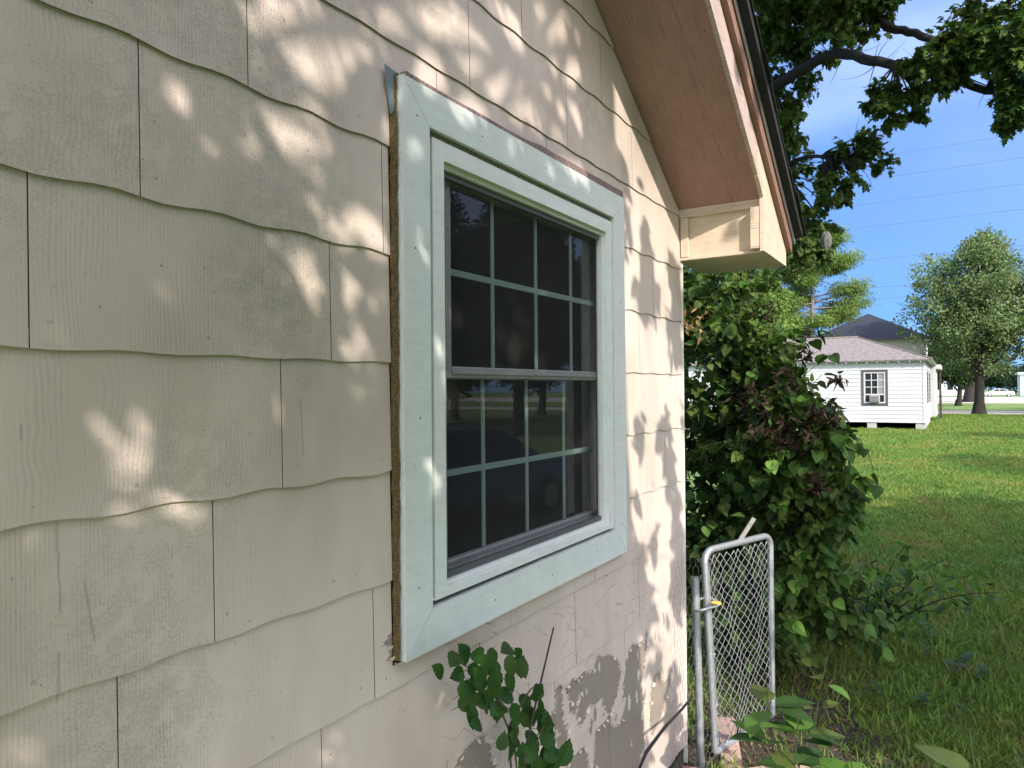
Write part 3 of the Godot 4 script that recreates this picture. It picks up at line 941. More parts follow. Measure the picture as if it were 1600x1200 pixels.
func build_grass() -> void:
	var r := RandomNumberGenerator.new()
	r.seed = 31
	var shapes := []
	for v in 3:
		var b := MB.new()
		for i in 16:
			var p := Vector3(r.randf_range(-0.06, 0.06), -0.005, r.randf_range(-0.06, 0.06))
			var d := Vector3(r.randf_range(-0.6, 0.6), 1.0, r.randf_range(-0.6, 0.6)).normalized()
			var w := Vector3(r.randf_range(-1, 1), 0, r.randf_range(-1, 1)).normalized() * 0.0032
			var h := r.randf_range(0.045, 0.085)
			var mid := p + d * h * 0.55
			var tip := p + d * h + Vector3(d.x, -0.15, d.z) * h * 0.45
			b.tri(p - w, p + w, mid + w * 0.8, Vector3.UP); b.tri(p - w, mid + w * 0.8, mid - w * 0.8, Vector3.UP); b.tri(mid - w * 0.8, mid + w * 0.8, tip, Vector3.UP)
		shapes.append(b.mesh())
	var xf := [[], [], []]
	var cols := [[], [], []]
	var bare := noise(0.55, 3, 8)
	var tone := noise(0.23, 3, 18)
	var s := 2.0
	var put := 0
	while s < 58.0:
		# rows of tufts, thinner with distance, as wide as can be seen with a step to either side
		var step := 0.045 + s * 0.0034
		var xa := -1.0 - s * 0.05
		var xb := 2.6 + s * 0.11
		if s < 3.7: xa = 0.1
		var x := xa
		while x < xb:
			var p := Vector3(x + r.randf_range(-1, 1) * step * 0.6, 0.004, -(s + r.randf_range(-1, 1) * step * 0.6))
			var bed := Vector2((p.x - 0.25) / 0.8, (-p.z - 3.1) / 2.3).length()
			var keep := 1.0
			if bed < 1.15: keep = 0.2 + 0.6 * smoothstep(0.6, 1.15, bed)
			keep *= smoothstep(-0.9, -0.5, bare.get_noise_2d(p.x * 1.5, p.z))
			if -p.z > 37.3 and p.x < 0.1: keep = 0.0
			if r.randf() < keep:
				var k := r.randi() % 3
				var sc := r.randf_range(0.6, 1.35) * (1.0 + 0.35 * tone.get_noise_2d(p.x * 6.0 + 50.0, p.z * 6.0)) * (1.0 + s * 0.012)
				xf[k].append(Transform3D(Basis(Vector3.UP, r.randf() * TAU).scaled(Vector3(sc * (1.0 + s * 0.03), sc, sc * (1.0 + s * 0.03))), p))
				var t := tone.get_noise_2d(p.x * 3.0, p.z * 1.6)
				var f := r.randf_range(0.75, 1.2)
				if r.randf() < 0.08 + 0.35 * maxf(0.0, t): cols[k].append(Color(0.27 * f, 0.23 * f, 0.085 * f))
				else: cols[k].append(Color((0.15 + 0.06 * t) * f, (0.24 + 0.03 * t) * f, 0.045 * f))
				put += 1
			x += step
		s += step
	print("grass tufts ", put)
	var o := base("lawn_grass")
	for k in 3:
		copies(o, "grass", shapes[k], M.grass, xf[k], cols[k])
	tag(o, "short mown green grass of the open lawn", "grass", "", "stuff")

func build_litter() -> void:
	var r := RandomNumberGenerator.new()
	r.seed = 12
	var xf := []; var cols := []
	for i in 5200:
		var a := r.randf() * TAU
		var q := sqrt(r.randf()) * 1.15
		var p := Vector3(0.35 + cos(a) * q * 1.2, 0.012 + r.randf() * 0.02, -(3.2 + sin(a) * q * 2.9))
		if p.x < 0.03 and -p.z < 3.6: continue
		xf.append(aim(rand_in_ball(r) * Vector3(1, 0.2, 1), Vector3.UP + rand_in_ball(r) * 0.7, r.randf_range(0.02, 0.06), p))
		var f := r.randf_range(0.35, 1.3)
		cols.append(Color(0.22 * f, r.randf_range(0.13, 0.18) * f, 0.09 * f))
	var o := copies(self, "leaf_litter", leaf_shape("lance"), M.dry_tint, xf, cols)
	tag(o, "brown fallen leaves strewn over the bare soil by the wall", "leaf litter", "", "stuff")

func clapboards(parent: Node3D, a: Vector3, b: Vector3, y0: float, y1: float, rows: int, m: Material, skip: Array) -> void:
	# lapped boards from a to b (horizontal), one part each; skip = [from, to, low, high] along the wall is left open
	var along := (b - a).normalized()
	var L := a.distance_to(b)
	var out := Vector3(-along.z, 0, along.x)
	var h := (y1 - y0) / rows
	for k in rows:
		var lo := y0 + k * h
		var hi := lo + h
		var pieces := [[0.0, L]]
		for w in skip:
			if hi > w[2] + 0.02 and lo < w[3] - 0.02:
				pieces = [[0.0, w[0]], [w[1], L]]
		for q in pieces:
			var mb := MB.new()
			var P := func(t: float, d: float, y: float): return a + along * t + out * d + Vector3(0, y - a.y, 0)
			var A: Vector3 = P.call(q[0], 0.026, lo); var B: Vector3 = P.call(q[1], 0.026, lo); var C: Vector3 = P.call(q[1], 0.006, hi); var D: Vector3 = P.call(q[0], 0.006, hi)
			mb.quad(A, B, C, D, out)
			mb.quad(A, B, P.call(q[1], 0.0, lo), P.call(q[0], 0.0, lo), Vector3.DOWN)
			mb.quad(A, D, P.call(q[0], 0.0, hi), P.call(q[0], 0.0, lo), -along); mb.quad(B, C, P.call(q[1], 0.0, hi), P.call(q[1], 0.0, lo), along)
			part(parent, "siding_board", mb, m)

func build_neighbour() -> void:
	var o := base("neighbour_house", Vector3(0, 0, -37.47))
	tag(o, "low white clapboard house with grey hip roof and dark framed window", "house")
	var L := 11.0; var D := 8.4
	var core := MB.new()
	core.box(Vector3(-L, 0.32, -D + 0.05), Vector3(-0.02, 3.2, -0.02))
	var wall := part(o, "wall", core, M.white_paint)
	# window opening lies between x = -2.62 and -1.50
	clapboards(wall, Vector3(-L, 0.32, 0), Vector3(-0.08, 0.32, 0), 0.32, 3.16, 15, M.white_paint, [[L - 2.62, L - 1.50, 1.13, 2.80]])
	clapboards(wall, Vector3(0, 0.32, -0.1), Vector3(0, 0.32, -D), 0.32, 3.16, 15, M.white_paint, [])
	box_part(wall, "corner_board", Vector3(-0.09, 0.3, -0.09), Vector3(0.036, 3.2, 0.036), M.white_paint, 0.006)
	for q in [-0.2, -2.2, -4.2, -6.2, -8.2, -10.2]:
		box_part(o, "pier", Vector3(q - 0.2, -0.05, -0.36), Vector3(q + 0.2, 0.315, -0.02), M.concrete, 0.01)
	box_part(o, "light_block_skirting", Vector3(-L, -0.02, -D + 0.02), Vector3(-0.04, 0.318, -D + 0.05), M.white_paint)  # back and left boards are unseen, added to keep light out of the crawlspace
	box_part(o, "light_block_skirting", Vector3(-L, -0.02, -D + 0.06), Vector3(-L + 0.03, 0.318, -0.4), M.white_paint)
	box_part(o, "light_block_skirting", Vector3(-0.06, -0.02, -D + 0.06), Vector3(-0.03, 0.318, -0.4), M.white_paint)
	# window
	var w := Node3D.new(); w.name = "window"; o.add_child(w)
	box_part(w, "casing", Vector3(-2.62, 2.69, -0.01), Vector3(-1.50, 2.80, 0.05), M.dark_trim, 0.006)
	box_part(w, "casing", Vector3(-2.62, 1.13, -0.01), Vector3(-1.50, 1.22, 0.06), M.dark_trim, 0.006)
	box_part(w, "casing", Vector3(-2.62, 1.221, -0.01), Vector3(-2.52, 2.689, 0.05), M.dark_trim, 0.006)
	box_part(w, "casing", Vector3(-1.60, 1.221, -0.01), Vector3(-1.50, 2.689, 0.05), M.dark_trim, 0.006)
	box_part(w, "frame", Vector3(-2.519, 2.63, -0.015), Vector3(-1.601, 2.689, 0.03), M.white_paint)
	box_part(w, "frame", Vector3(-2.519, 1.221, -0.015), Vector3(-2.455, 2.629, 0.03), M.white_paint)
	box_part(w, "frame", Vector3(-1.665, 1.221, -0.015), Vector3(-1.601, 2.629, 0.03), M.white_paint)
	box_part(w, "sill", Vector3(-2.454, 1.221, -0.015), Vector3(-1.666, 1.275, 0.045), M.white_paint)
	box_part(w, "meeting_rail", Vector3(-2.454, 1.60, -0.012), Vector3(-1.666, 1.655, 0.024), M.white_paint)
	var cw := 0.788 / 3.0
	for i in [1, 2]:
		box_part(w, "muntin", Vector3(-2.454 + cw * i - 0.016, 1.656, -0.01), Vector3(-2.454 + cw * i + 0.016, 2.629, 0.016), M.white_paint)
		box_part(w, "muntin", Vector3(-2.454, 1.656 + 0.3245 * i - 0.016, -0.010), Vector3(-1.666, 1.656 + 0.3245 * i + 0.016, 0.014), M.white_paint)
	for i in 3:
		for j in 3:
			box_part(w, "pane", Vector3(-2.45 + cw * i, 1.66 + 0.3245 * j, -0.014), Vector3(-2.46 + cw * (i + 1), 1.646 + 0.3245 * (j + 1), -0.009), M.far_pane if i < 2 else M.curtain_pane)
	box_part(w, "pane", Vector3(-2.45, 1.28, -0.014), Vector3(-1.67, 1.60, -0.009), M.far_pane)
	# air conditioner stands in the open lower sash
	var ac := base("window_air_conditioner", Vector3(-2.05, 1.277, -37.47))
	tag(ac, "small grey box air conditioner sitting in the white house's open window", "air conditioner")
	box_part(ac, "cabinet", Vector3(-0.21, 0, -0.008), Vector3(0.21, 0.31, 0.2), M.ac_grey, 0.015)
	for i in 6:
		box_part(ac, "louver", Vector3(-0.17, 0.04 + i * 0.042, 0.2), Vector3(0.17, 0.06 + i * 0.042, 0.212), M.ac_dark)
	# hip roof
	var e := 0.3
	var rb := MB.new()
	var yE := 3.24; var yR := 4.62
	var A := Vector3(-L - e, yE, e); var B := Vector3(e, yE, e); var C := Vector3(e, yE, -D - e); var Dd := Vector3(-L - e, yE, -D - e)
	var R0 := Vector3(-L + 3.6, yR, -D / 2.0); var R1 := Vector3(-3.2, yR, -D / 2.0)
	rb.quad(A, B, R1, R0, Vector3(0, 1, 0.5)); rb.quad(Dd, C, R1, R0, Vector3(0, 1, -0.5)); rb.tri(B, C, R1, Vector3(0.5, 1, 0)); rb.tri(A, Dd, R0, Vector3(-0.5, 1, 0))
	var dn := Vector3(0, -0.045, 0)
	rb.quad(A, B, B + dn, A + dn, Vector3.BACK); rb.quad(B, C, C + dn, B + dn, Vector3.RIGHT); rb.quad(C, Dd, Dd + dn, C + dn, Vector3.FORWARD)
	rb.quad(A + dn, B + dn, C + dn, Dd + dn, Vector3.DOWN)
	var roof := part(o, "roof", rb, M.grey_roof)
	var cap := MB.new()
	cap.tube([R0 + Vector3(0, 0.01, 0), R1 + Vector3(0, 0.01, 0)], 0.06, 0.06, 6, true)
	part(roof, "ridge_cap", cap, M.grey_roof)
	var hip := MB.new()
	hip.tube([R1, B], 0.05, 0.05, 6, true)
	part(roof, "hip_cap", hip, M.grey_roof)
	for i in 24:
		box_part(o, "rafter_tail", Vector3(-0.18 - i * 0.44, 3.105, 0.03), Vector3(-0.13 - i * 0.44, 3.19, 0.25), M.white_paint)
	box_part(o, "eave_board", Vector3(-L, 3.165, 0.005), Vector3(0.04, 3.194, 0.26), M.white_paint)
	box_part(o, "eave_board", Vector3(0.041, 3.165, -D), Vector3(0.28, 3.194, 0.26), M.white_paint)
	# side window and the rear porch wing
	box_part(o, "side_window", Vector3(0.0, 1.2, -3.0), Vector3(0.05, 2.7, -2.1), M.dark_trim, 0.01)
	box_part(o, "side_window", Vector3(0.0, 1.2, -6.2), Vector3(0.05, 2.7, -5.3), M.dark_trim, 0.01)
	box_part(o, "porch_wall", Vector3(-4.0, 0.3, -D - 4.0), Vector3(0.25, 3.0, -D - 0.31), M.white_paint)
	box_part(o, "porch_roof", Vector3(-4.3, 2.95, -D - 4.4), Vector3(0.5, 3.2, -D - 0.32), M.white_paint, 0.02)
	for q in [-D - 4.2]:
		box_part(o, "porch_post", Vector3(0.33, 0.02, q - 0.07), Vector3(0.46, 2.95, q + 0.07), M.dark_wood, 0.01)

func build_dark_house() -> void:
	var o := base("two_storey_house", Vector3(-4.8, 0, -62.0))
	tag(o, "beige two storey house with a steep dark blue-black hip roof", "house")
	var wl := part(o, "wall", box_mb(Vector3(-4.0, 0, -9.0), Vector3(3.95, 5.55, 0.0)), M.beige)
	clapboards(wl, Vector3(-4.0, 2.6, 0), Vector3(3.9, 2.6, 0), 2.6, 5.4, 15, M.beige, [])
	clapboards(wl, Vector3(3.95, 2.6, -0.1), Vector3(3.95, 2.6, -9.0), 2.6, 5.4, 15, M.beige, [])
	for x in [3.87, 0.6]:
		box_part(wl, "corner_board", Vector3(x, 2.4, -0.1), Vector3(x + 0.14, 5.5, 0.04), M.white_paint)
	var rb := MB.new()
	var yE := 5.7; var e := 0.45
	var A := Vector3(-4.0 - e, yE, e); var B := Vector3(3.95 + e, yE, e); var C := Vector3(3.95 + e, yE, -9.0 - e); var D := Vector3(-4.0 - e, yE, -9.0 - e)
	var R0 := Vector3(-0.15, 8.1, -4.0); var R1 := Vector3(-0.15, 8.1, -5.6)
	rb.tri(A, B, R0, Vector3(0, 1, 1)); rb.quad(B, C, R1, R0, Vector3(1, 1, 0)); rb.quad(A, D, R1, R0, Vector3(-1, 1, 0)); rb.tri(C, D, R1, Vector3(0, 1, -1))
	part(o, "roof", rb, M.dark_roof)
	box_part(o, "soffit", Vector3(-4.4, 5.54, -9.4), Vector3(4.36, 5.69, 0.42), M.white_paint, 0.01)
	box_part(o, "gutter", Vector3(-4.45, 5.58, 0.43), Vector3(4.4, 5.70, 0.52), M.dark_trim, 0.01)

func box_mb(lo: Vector3, hi: Vector3) -> MB:
	var b := MB.new()
	b.box(lo, hi)
	return b

func build_far() -> void:
	var clump := [clump_mesh(26, 0.42, 1), clump_mesh(26, 0.38, 2)]
	var sparse := [clump_mesh(20, 0.36, 3), clump_mesh(18, 0.4, 4)]
	# the lawn tree beyond the drive
	tree("lawn_tree", "tall leafy elm-like tree with a dark trunk beside the gravel drive", "tree", "", Vector3(2.55, 0, -58.6), 12.9, 2.6, 5.4, 105, 22, 1.05, 0.44, [0.15, 0.215, 0.085], 5, 0.34, sparse)
	tree("lawn_tree", "small round tree behind the drive with branches close to the grass", "tree", "", Vector3(1.4, 0, -84.0), 7.5, 2.0, 3.4, 40, 26, 1.1, 0.5, [0.04, 0.075, 0.025], 6, 0.26, clump)
	tree("lawn_tree", "large pale trunked tree standing by the far road", "tree", "", Vector3(2.9, 0, -104.0), 13.0, 4.2, 5.0, 50, 26, 1.5, 0.6, [0.05, 0.09, 0.03], 7, 0.75, clump)
	tree("lawn_tree", "dark tree with a low limb reaching in beside the elm-like tree", "tree", "", Vector3(9.6, 0, -62.0), 9.5, 2.6, 4.4, 80, 30, 1.1, 0.45, [0.025, 0.06, 0.03], 8, 0.3, clump)
	# behind the neighbour's house
	var gg := "light green trees behind the neighbour's house"
	for q in [[-10.5, -47.0, 9.4, 3.6, 11], [-15.5, -50.0, 11.0, 4.2, 12], [-12.6, -60.0, 8.0, 3.6, 13], [-8.2, -72.0, 7.4, 3.2, 14], [-20.0, -58.0, 12.0, 4.5, 15]]:
		tree("shade_tree", "light green broadleaf tree standing behind the neighbour's house", "tree", gg, Vector3(q[0], 0, q[1]), q[2], 1.6, q[3], 60, 30, 1.1, 0.46, [0.14, 0.22, 0.045], q[4], 0.25, clump)
	build_pine()
	# distant belt of trees
	var r := RandomNumberGenerator.new(); r.seed = 2
	for i in 26:
		var x := -58.0 + i * 4.6
		tree("distant_tree", "distant dark tree in the belt beyond the road", "tree", "trees beyond the road", Vector3(x + r.randf_range(-1, 1), 0, -190.0 - r.randf_range(0, 40)), r.randf_range(7.0, 12.0) * (0.7 if x > 4.0 else 1.0), 1.0, 4.6, 22, 16, 1.8, 1.1, [0.045, 0.08, 0.035], 50 + i, 0.3, [clump[0]])
	# pale buildings and parked car across the road
	var bl := base("warehouse", Vector3(16.0, 0, -172.0))
	tag(bl, "long pale blue-white building far across the road", "building")
	var wl := part(bl, "wall", box_mb(Vector3(-4, 0, -8), Vector3(14, 4.2, 0)), M.pale_wall)
	box_part(bl, "roof", Vector3(-4.4, 4.2, -8.4), Vector3(14.4, 4.6, 0.5), M.pale_wall)
	for i in 9:
		box_part(wl, "window", Vector3(-3.0 + i * 1.9, 1.2, 0.0), Vector3(-2.2 + i * 1.9, 2.8, 0.06), M.far_pane)
	var b2 := base("warehouse", Vector3(-1.5, 0, -176.0))
	tag(b2, "white building seen under the trees beside the white house's porch", "building")
	var w2 := part(b2, "wall", box_mb(Vector3(-7, 0, -8), Vector3(6, 3.6, 0)), M.pale_wall)
	box_part(b2, "roof", Vector3(-7.4, 3.6, -8.4), Vector3(6.4, 4.0, 0.5), M.grey_roof)
	for i in 5:
		box_part(w2, "window", Vector3(-6.0 + i * 2.4, 1.2, 0.0), Vector3(-5.0 + i * 2.4, 2.6, 0.06), M.far_pane)
	car("parked_car", "small white car parked far across the road", Vector3(7.6, 0.01, -150.0), PI / 2.0, M.car_white)
	car("parked_car", "silver blue sedan parked on the lawn opposite the window", Vector3(5.2, 0.01, -8.6), 0.12, M.car_blue)

func build_pine() -> void:
	var r := RandomNumberGenerator.new(); r.seed = 44
	var o := base("pine_tree", Vector3(-8.2, 0, -57.0))
	tag(o, "tall open pine with a bare trunk behind the neighbour's house", "tree")
	var wood := MB.new()
	var spine := curve(Vector3(0, -0.1, 0), Vector3(0.4, 13.2, 0), Vector3(0.12, 0, 0.1), 10)
	wood.tube(spine, 0.28, 0.05, 8)
	var tuft := clump_mesh(60, 0.44, 9, 0.6, 0.13)
	var xf := []; var cols := []
	for i in 62:
		var y := lerpf(5.2, 13.2, pow(r.randf(), 0.8))
		var reach := lerpf(5.2, 1.6, (y - 5.2) / 8.0) * r.randf_range(0.5, 1.05)
		var a := r.randf() * TAU
		var from: Vector3 = spine[clampi(int(y / 1.32), 0, 9)]
		from.y = y
		var end := from + Vector3(cos(a) * reach, r.randf_range(0.0, 0.8), sin(a) * reach)
		var limb := curve(from, end, Vector3(0, r.randf_range(-0.3, 0.2), 0), 5)
		wood.tube(limb, 0.07, 0.015, 5)
		var pad := [limb[4], limb[3] + rand_in_ball(r) * 0.5, limb[5]]
		for j in 27:
			var p: Vector3 = pad[j % 3] + rand_in_ball(r) * Vector3(0.8, 0.26, 0.8)
			xf.append(Transform3D(Basis(Vector3.UP, r.randf() * TAU).scaled(Vector3.ONE * r.randf_range(0.42, 0.68)), p))
			var f := r.randf_range(0.75, 1.25)
			cols.append(Color(0.19 * f, 0.27 * f, 0.07 * f))
	part(o, "trunk", wood, M.pine_bark)
	copies(o, "crown", tuft, M.leaf_tint, xf, cols)

func car(called: String, label: String, at: Vector3, turn: float, paint: Material) -> void:
	# length along local z, four-door sedan
	var o := base(called, at, turn)
	tag(o, label, "car")
	var side := [Vector2(-2.25, 0.36), Vector2(-2.28, 0.62), Vector2(-2.2, 0.86), Vector2(-1.2, 0.98), Vector2(1.45, 1.0), Vector2(2.15, 0.94), Vector2(2.25, 0.7), Vector2(2.22, 0.36)]
	var body := MB.new()
	loft(body, side, 0.87, 0.80)
	var arch := part(o, "body", body, paint)
	var cab := [Vector2(-1.25, 0.975), Vector2(-0.5, 1.40), Vector2(0.55, 1.43), Vector2(1.45, 0.99)]
	var g := MB.new()
	loft(g, cab, 0.76, 0.60)
	part(o, "windows", g, M.far_pane)
	var rf := MB.new()
	loft(rf, [Vector2(-0.55, 1.39), Vector2(-0.3, 1.445), Vector2(0.4, 1.455), Vector2(0.62, 1.41)], 0.615, 0.56)
	part(o, "roof", rf, paint)
	for sx in [-1.0, 1.0]:
		var p := MB.new()
		p.tube([Vector3(sx * 0.765, 0.97, -1.22), Vector3(sx * 0.61, 1.40, -0.48)], 0.03, 0.03, 5)
		p.tube([Vector3(sx * 0.765, 0.98, 0.0), Vector3(sx * 0.61, 1.43, 0.05)], 0.03, 0.03, 5)
		p.tube([Vector3(sx * 0.765, 0.98, 1.40), Vector3(sx * 0.61, 1.42, 0.55)], 0.035, 0.035, 5)
		part(o, "pillar", p, paint)
		box_part(o, "headlight", Vector3(sx * 0.6 - 0.17, 0.66, -2.285), Vector3(sx * 0.6 + 0.17, 0.78, -2.22), M.glass_grey, 0.02)
		box_part(o, "tail_light", Vector3(sx * 0.62 - 0.16, 0.72, 2.2), Vector3(sx * 0.62 + 0.16, 0.85, 2.25), M.tail_red, 0.02)
		for sz in [-1.4, 1.35]:
			var w := Node3D.new(); w.name = "wheel"; o.add_child(w, true)
			w.position = Vector3(sx * 0.80, 0.32, sz)
			var t := MB.new()
			t.tube([Vector3(-0.1, 0, 0), Vector3(-0.09, 0, 0), Vector3(0.09, 0, 0), Vector3(0.1, 0, 0)], 0.32, 0.32, 20, true)
			part(w, "tyre", t, M.rubber)
			var h := MB.new()
			h.tube([Vector3(sx * 0.09, 0, 0), Vector3(sx * 0.108, 0, 0)], 0.2, 0.19, 16, true)
			part(w, "rim", h, M.silver)

func loft(b: MB, side: Array, wb: float, wt: float) -> void:
	# a closed outline in (z, y), narrowing from half-width wb at its foot to wt at its top, corners rounded inwards
	var lo := 9.0; var hi := -9.0
	for q in side:
		lo = minf(lo, q.y); hi = maxf(hi, q.y)
	var c := Vector2.ZERO
	for q in side: c += q / side.size()
	var layer := func(t: float) -> Array:
		var out := []
		for q in side:
			var w := lerpf(wb, wt, (q.y - lo) / maxf(0.01, hi - lo))
			var k := 1.0 - 0.1 * pow(absf(t), 4.0)
			var p: Vector2 = c + (q - c) * Vector2(k, k)
			out.append(Vector3(w * t, p.y, p.x))
		return out
	var ts := [-1.0, -0.92, -0.75, 0.0, 0.75, 0.92, 1.0]
	for i in ts.size() - 1:
		var A: Array = layer.call(ts[i]); var B: Array = layer.call(ts[i + 1])
		for k in side.size():
			var q := (k + 1) % side.size()
			var m: Vector2 = (side[k] + side[q]) / 2.0 - c
			b.quad(A[k], A[q], B[q], B[k], Vector3(0, m.y, m.x) + Vector3((ts[i] + ts[i + 1]) * 0.2, 0, 0))
	for e in [-1.0, 1.0]:
		var A: Array = layer.call(e)
		for k in range(1, side.size() - 1):
			b.tri(A[0], A[k], A[k + 1], Vector3(e, 0, 0))

func build_wires() -> void:
	var hs := [27.9, 25.45, 22.75, 20.15, 16.45, 13.3, 12.0]
	for px in [-118.0, 84.0]:
		var o := base("power_pole", Vector3(px, 0, -90))
		tag(o, "tall grey steel power pole carrying the wires", "power pole", "poles of the power line")
		var p := MB.new()
		p.tube([Vector3(0, 0, 0), Vector3(0, 30, 0)], 0.45, 0.2, 10, true)
		part(o, "pole", p, M.steel)
		for h in hs:
			var a := MB.new()
			a.tube([Vector3(0, h + 0.3, 0), Vector3(0, h + 0.05, 0.9)], 0.09, 0.05, 6, true)
			part(o, "arm", a, M.steel)
	for h in hs:
		var w := MB.new()
		var pts := []
		for i in 41:
			var t := i / 40.0
			pts.append(Vector3(lerpf(-118, 84, t), h - 0.15 + (0.9 if false else 0.0), -89.1))
		w.tube(pts, 0.022, 0.022, 5)
		tag(part(self, "power_line", w, M.wire_dark), "thin dark power line, %s of the seven strung across the sky" % ["highest", "second highest", "third highest", "middle one", "third lowest", "second lowest", "lowest"][hs.find(h)], "power line", "power lines across the sky")

# ---------------------------------------------------------------- near plants
func build_overhead_tree() -> void:
	var r := RandomNumberGenerator.new(); r.seed = 3
	var o := base("sweetgum_tree", Vector3(-1.4, 0, -10.0))
	tag(o, "big dark limbed tree whose lobed leaves hang over the roof corner", "tree")
	var wood := MB.new()
	var twig := MB.new()
	var at := o.position
	var limbs := [
		[[Vector3(-1.40, -0.1, -10.00), Vector3(-1.42, 2.05, -10.0), Vector3(-1.46, 4.73, -10.00), Vector3(-1.35, 6.32, -10.00), Vector3(-0.98, 6.88, -9.90), Vector3(-0.45, 7.47, -9.70), Vector3(0.18, 8.42, -9.50), Vector3(0.6, 9.6, -9.2)], 0.17, 0.05],
		[[Vector3(-1.43, 4.75, -9.95), Vector3(-1.06, 5.45, -9.30), Vector3(-0.68, 5.62, -9.00), Vector3(-0.31, 5.70, -8.80), Vector3(0.12, 5.70, -8.60), Vector3(0.46, 5.46, -8.40), Vector3(0.76, 5.30, -8.30), Vector3(1.10, 5.07, -8.20), Vector3(1.46, 4.78, -8.00), Vector3(1.92, 4.54, -7.80), Vector3(2.5, 4.5, -7.6)], 0.08, 0.024],
		[[Vector3(-0.75, 7.1, -9.85), Vector3(0.2, 6.5, -9.3), Vector3(0.60, 6.04, -9.00), Vector3(0.86, 5.81, -8.80), Vector3(1.12, 5.58, -8.60), Vector3(1.42, 5.51, -8.40), Vector3(1.62, 5.54, -8.20), Vector3(1.75, 5.9, -8.00), Vector3(2.2, 6.2, -7.8)], 0.055, 0.02],
		[[Vector3(-1.42, 3.9, -9.95), Vector3(-0.89, 4.58, -9.40), Vector3(-0.58, 4.61, -9.20), Vector3(-0.43, 4.72, -9.00), Vector3(-0.05, 4.64, -8.80), Vector3(0.30, 4.41, -8.60)], 0.05, 0.012],
		[[Vector3(1.08, 5.08, -8.20), Vector3(1.4, 5.2, -7.9), Vector3(1.75, 5.1, -7.6), Vector3(2.3, 5.3, -7.2)], 0.045, 0.015],
	]
	for L in limbs:
		var pts := []
		var src: Array = L[0]
		for i in src.size() - 1:
			for j in 4:
				var t := j / 4.0
				var p0: Vector3 = src[maxi(i - 1, 0)]; var p3: Vector3 = src[mini(i + 2, src.size() - 1)]
				pts.append(src[i].cubic_interpolate(src[i + 1], p0, p3, t) - at + rand_in_ball(r) * L[1] * 0.22)
		pts.append(src[-1] - at)
		wood.tube(pts, L[1], L[2], 9)
	var xf := []
	var parts := [
		[Vector3(-0.52,6.53,-9.20), 0.54, 0.47, 70, Vector3(-0.9, 6.9, -9.9)],
		[Vector3(0.23,6.18,-8.80), 0.44, 0.40, 60, Vector3(0.1, 6.4, -9.3)],
		[Vector3(-0.64,6.08,-9.60), 0.42, 0.58, 70, Vector3(-1.2, 6.2, -9.9)],
		[Vector3(-0.67,5.17,-9.30), 0.26, 0.40, 30, Vector3(-0.9, 5.4, -9.3)],
		[Vector3(-0.56,4.46,-9.10), 0.29, 0.55, 46, Vector3(-0.7, 4.6, -9.3)],
		[Vector3(0.23,4.45,-8.70), 0.35, 0.39, 44, Vector3(-0.1, 4.64, -8.8)],
		[Vector3(-0.23,3.67,-8.40), 0.33, 0.32, 34, Vector3(-0.5, 4.5, -9.0)],
		[Vector3(0.73,4.89,-8.20), 0.33, 0.25, 40, Vector3(0.7, 5.3, -8.3)],
		[Vector3(1.48,5.00,-7.80), 0.35, 0.47, 80, Vector3(1.1, 5.07, -8.2)],
		[Vector3(1.72,4.63,-7.60), 0.26, 0.45, 60, Vector3(1.46, 4.78, -8.0)],
		[Vector3(1.47,5.59,-8.20), 0.35, 0.15, 26, Vector3(1.42, 5.5, -8.4)],
		[Vector3(-1.04,6.77,-9.80), 0.33, 0.60, 50, Vector3(-1.3, 6.4, -10.0)],
		[Vector3(0.04,4.17,-8.60), 0.19, 0.21, 16, Vector3(0.0, 4.64, -8.8)],
		[Vector3(-0.83,3.12,-7.60), 0.52, 0.24, 60, Vector3(-1.2, 4.0, -9.6)],
		[Vector3(-0.29,6.40,-9.60), 0.44, 0.32, 50, Vector3(-0.6, 6.9, -9.8)],
		[Vector3(-0.3, 6.75, -9.0), 0.5, 0.3, 60, Vector3(-0.9, 6.9, -9.9)],
		[Vector3(0.1, 6.35, -8.9), 0.45, 0.3, 60, Vector3(0.1, 6.4, -9.3)],
		[Vector3(-0.55, 5.2, -9.1), 0.3, 0.35, 46, Vector3(-0.7, 5.6, -9.0)],
		[Vector3(-0.35, 4.2, -8.9), 0.3, 0.35, 40, Vector3(-0.58, 4.6, -9.2)],
		[Vector3(1.15, 5.1, -7.9), 0.3, 0.25, 46, Vector3(1.1, 5.07, -8.2)],
		[Vector3(2.4, 5.4, -7.2), 0.9, 0.8, 90, Vector3(1.9, 4.6, -7.8)],
		[Vector3(0.6, 8.6, -9.2), 1.5, 1.2, 120, Vector3(0.2, 8.0, -9.5)],
		[Vector3(-1.9, 7.8, -10.4), 1.3, 1.3, 110, Vector3(-1.3, 6.4, -10.0)],
	]
	for q in parts:
		var c: Vector3 = q[0] - at
		var from: Vector3 = q[4] - at
		wood.tube(curve(from, c, Vector3(0, 0.08, 0), 4), 0.02, 0.008, 5)
		var rad := Vector3(q[1], q[2], minf(q[1], 0.6))
		for k in 10:
			# smaller sprays scattered through and past the mass, so that its outline is broken
			var cc := c + rand_in_ball(r) * rad * 1.05
			wood.tube(curve(from, cc, Vector3(0, 0.05, 0), 4), 0.012, 0.005, 4)
			spray(r, from.lerp(cc, 0.5), cc, rad * r.randf_range(0.32, 0.7), int(q[3] * 0.23), 12, 0.078, twig, xf, 0.5, 0.15, 0.004)
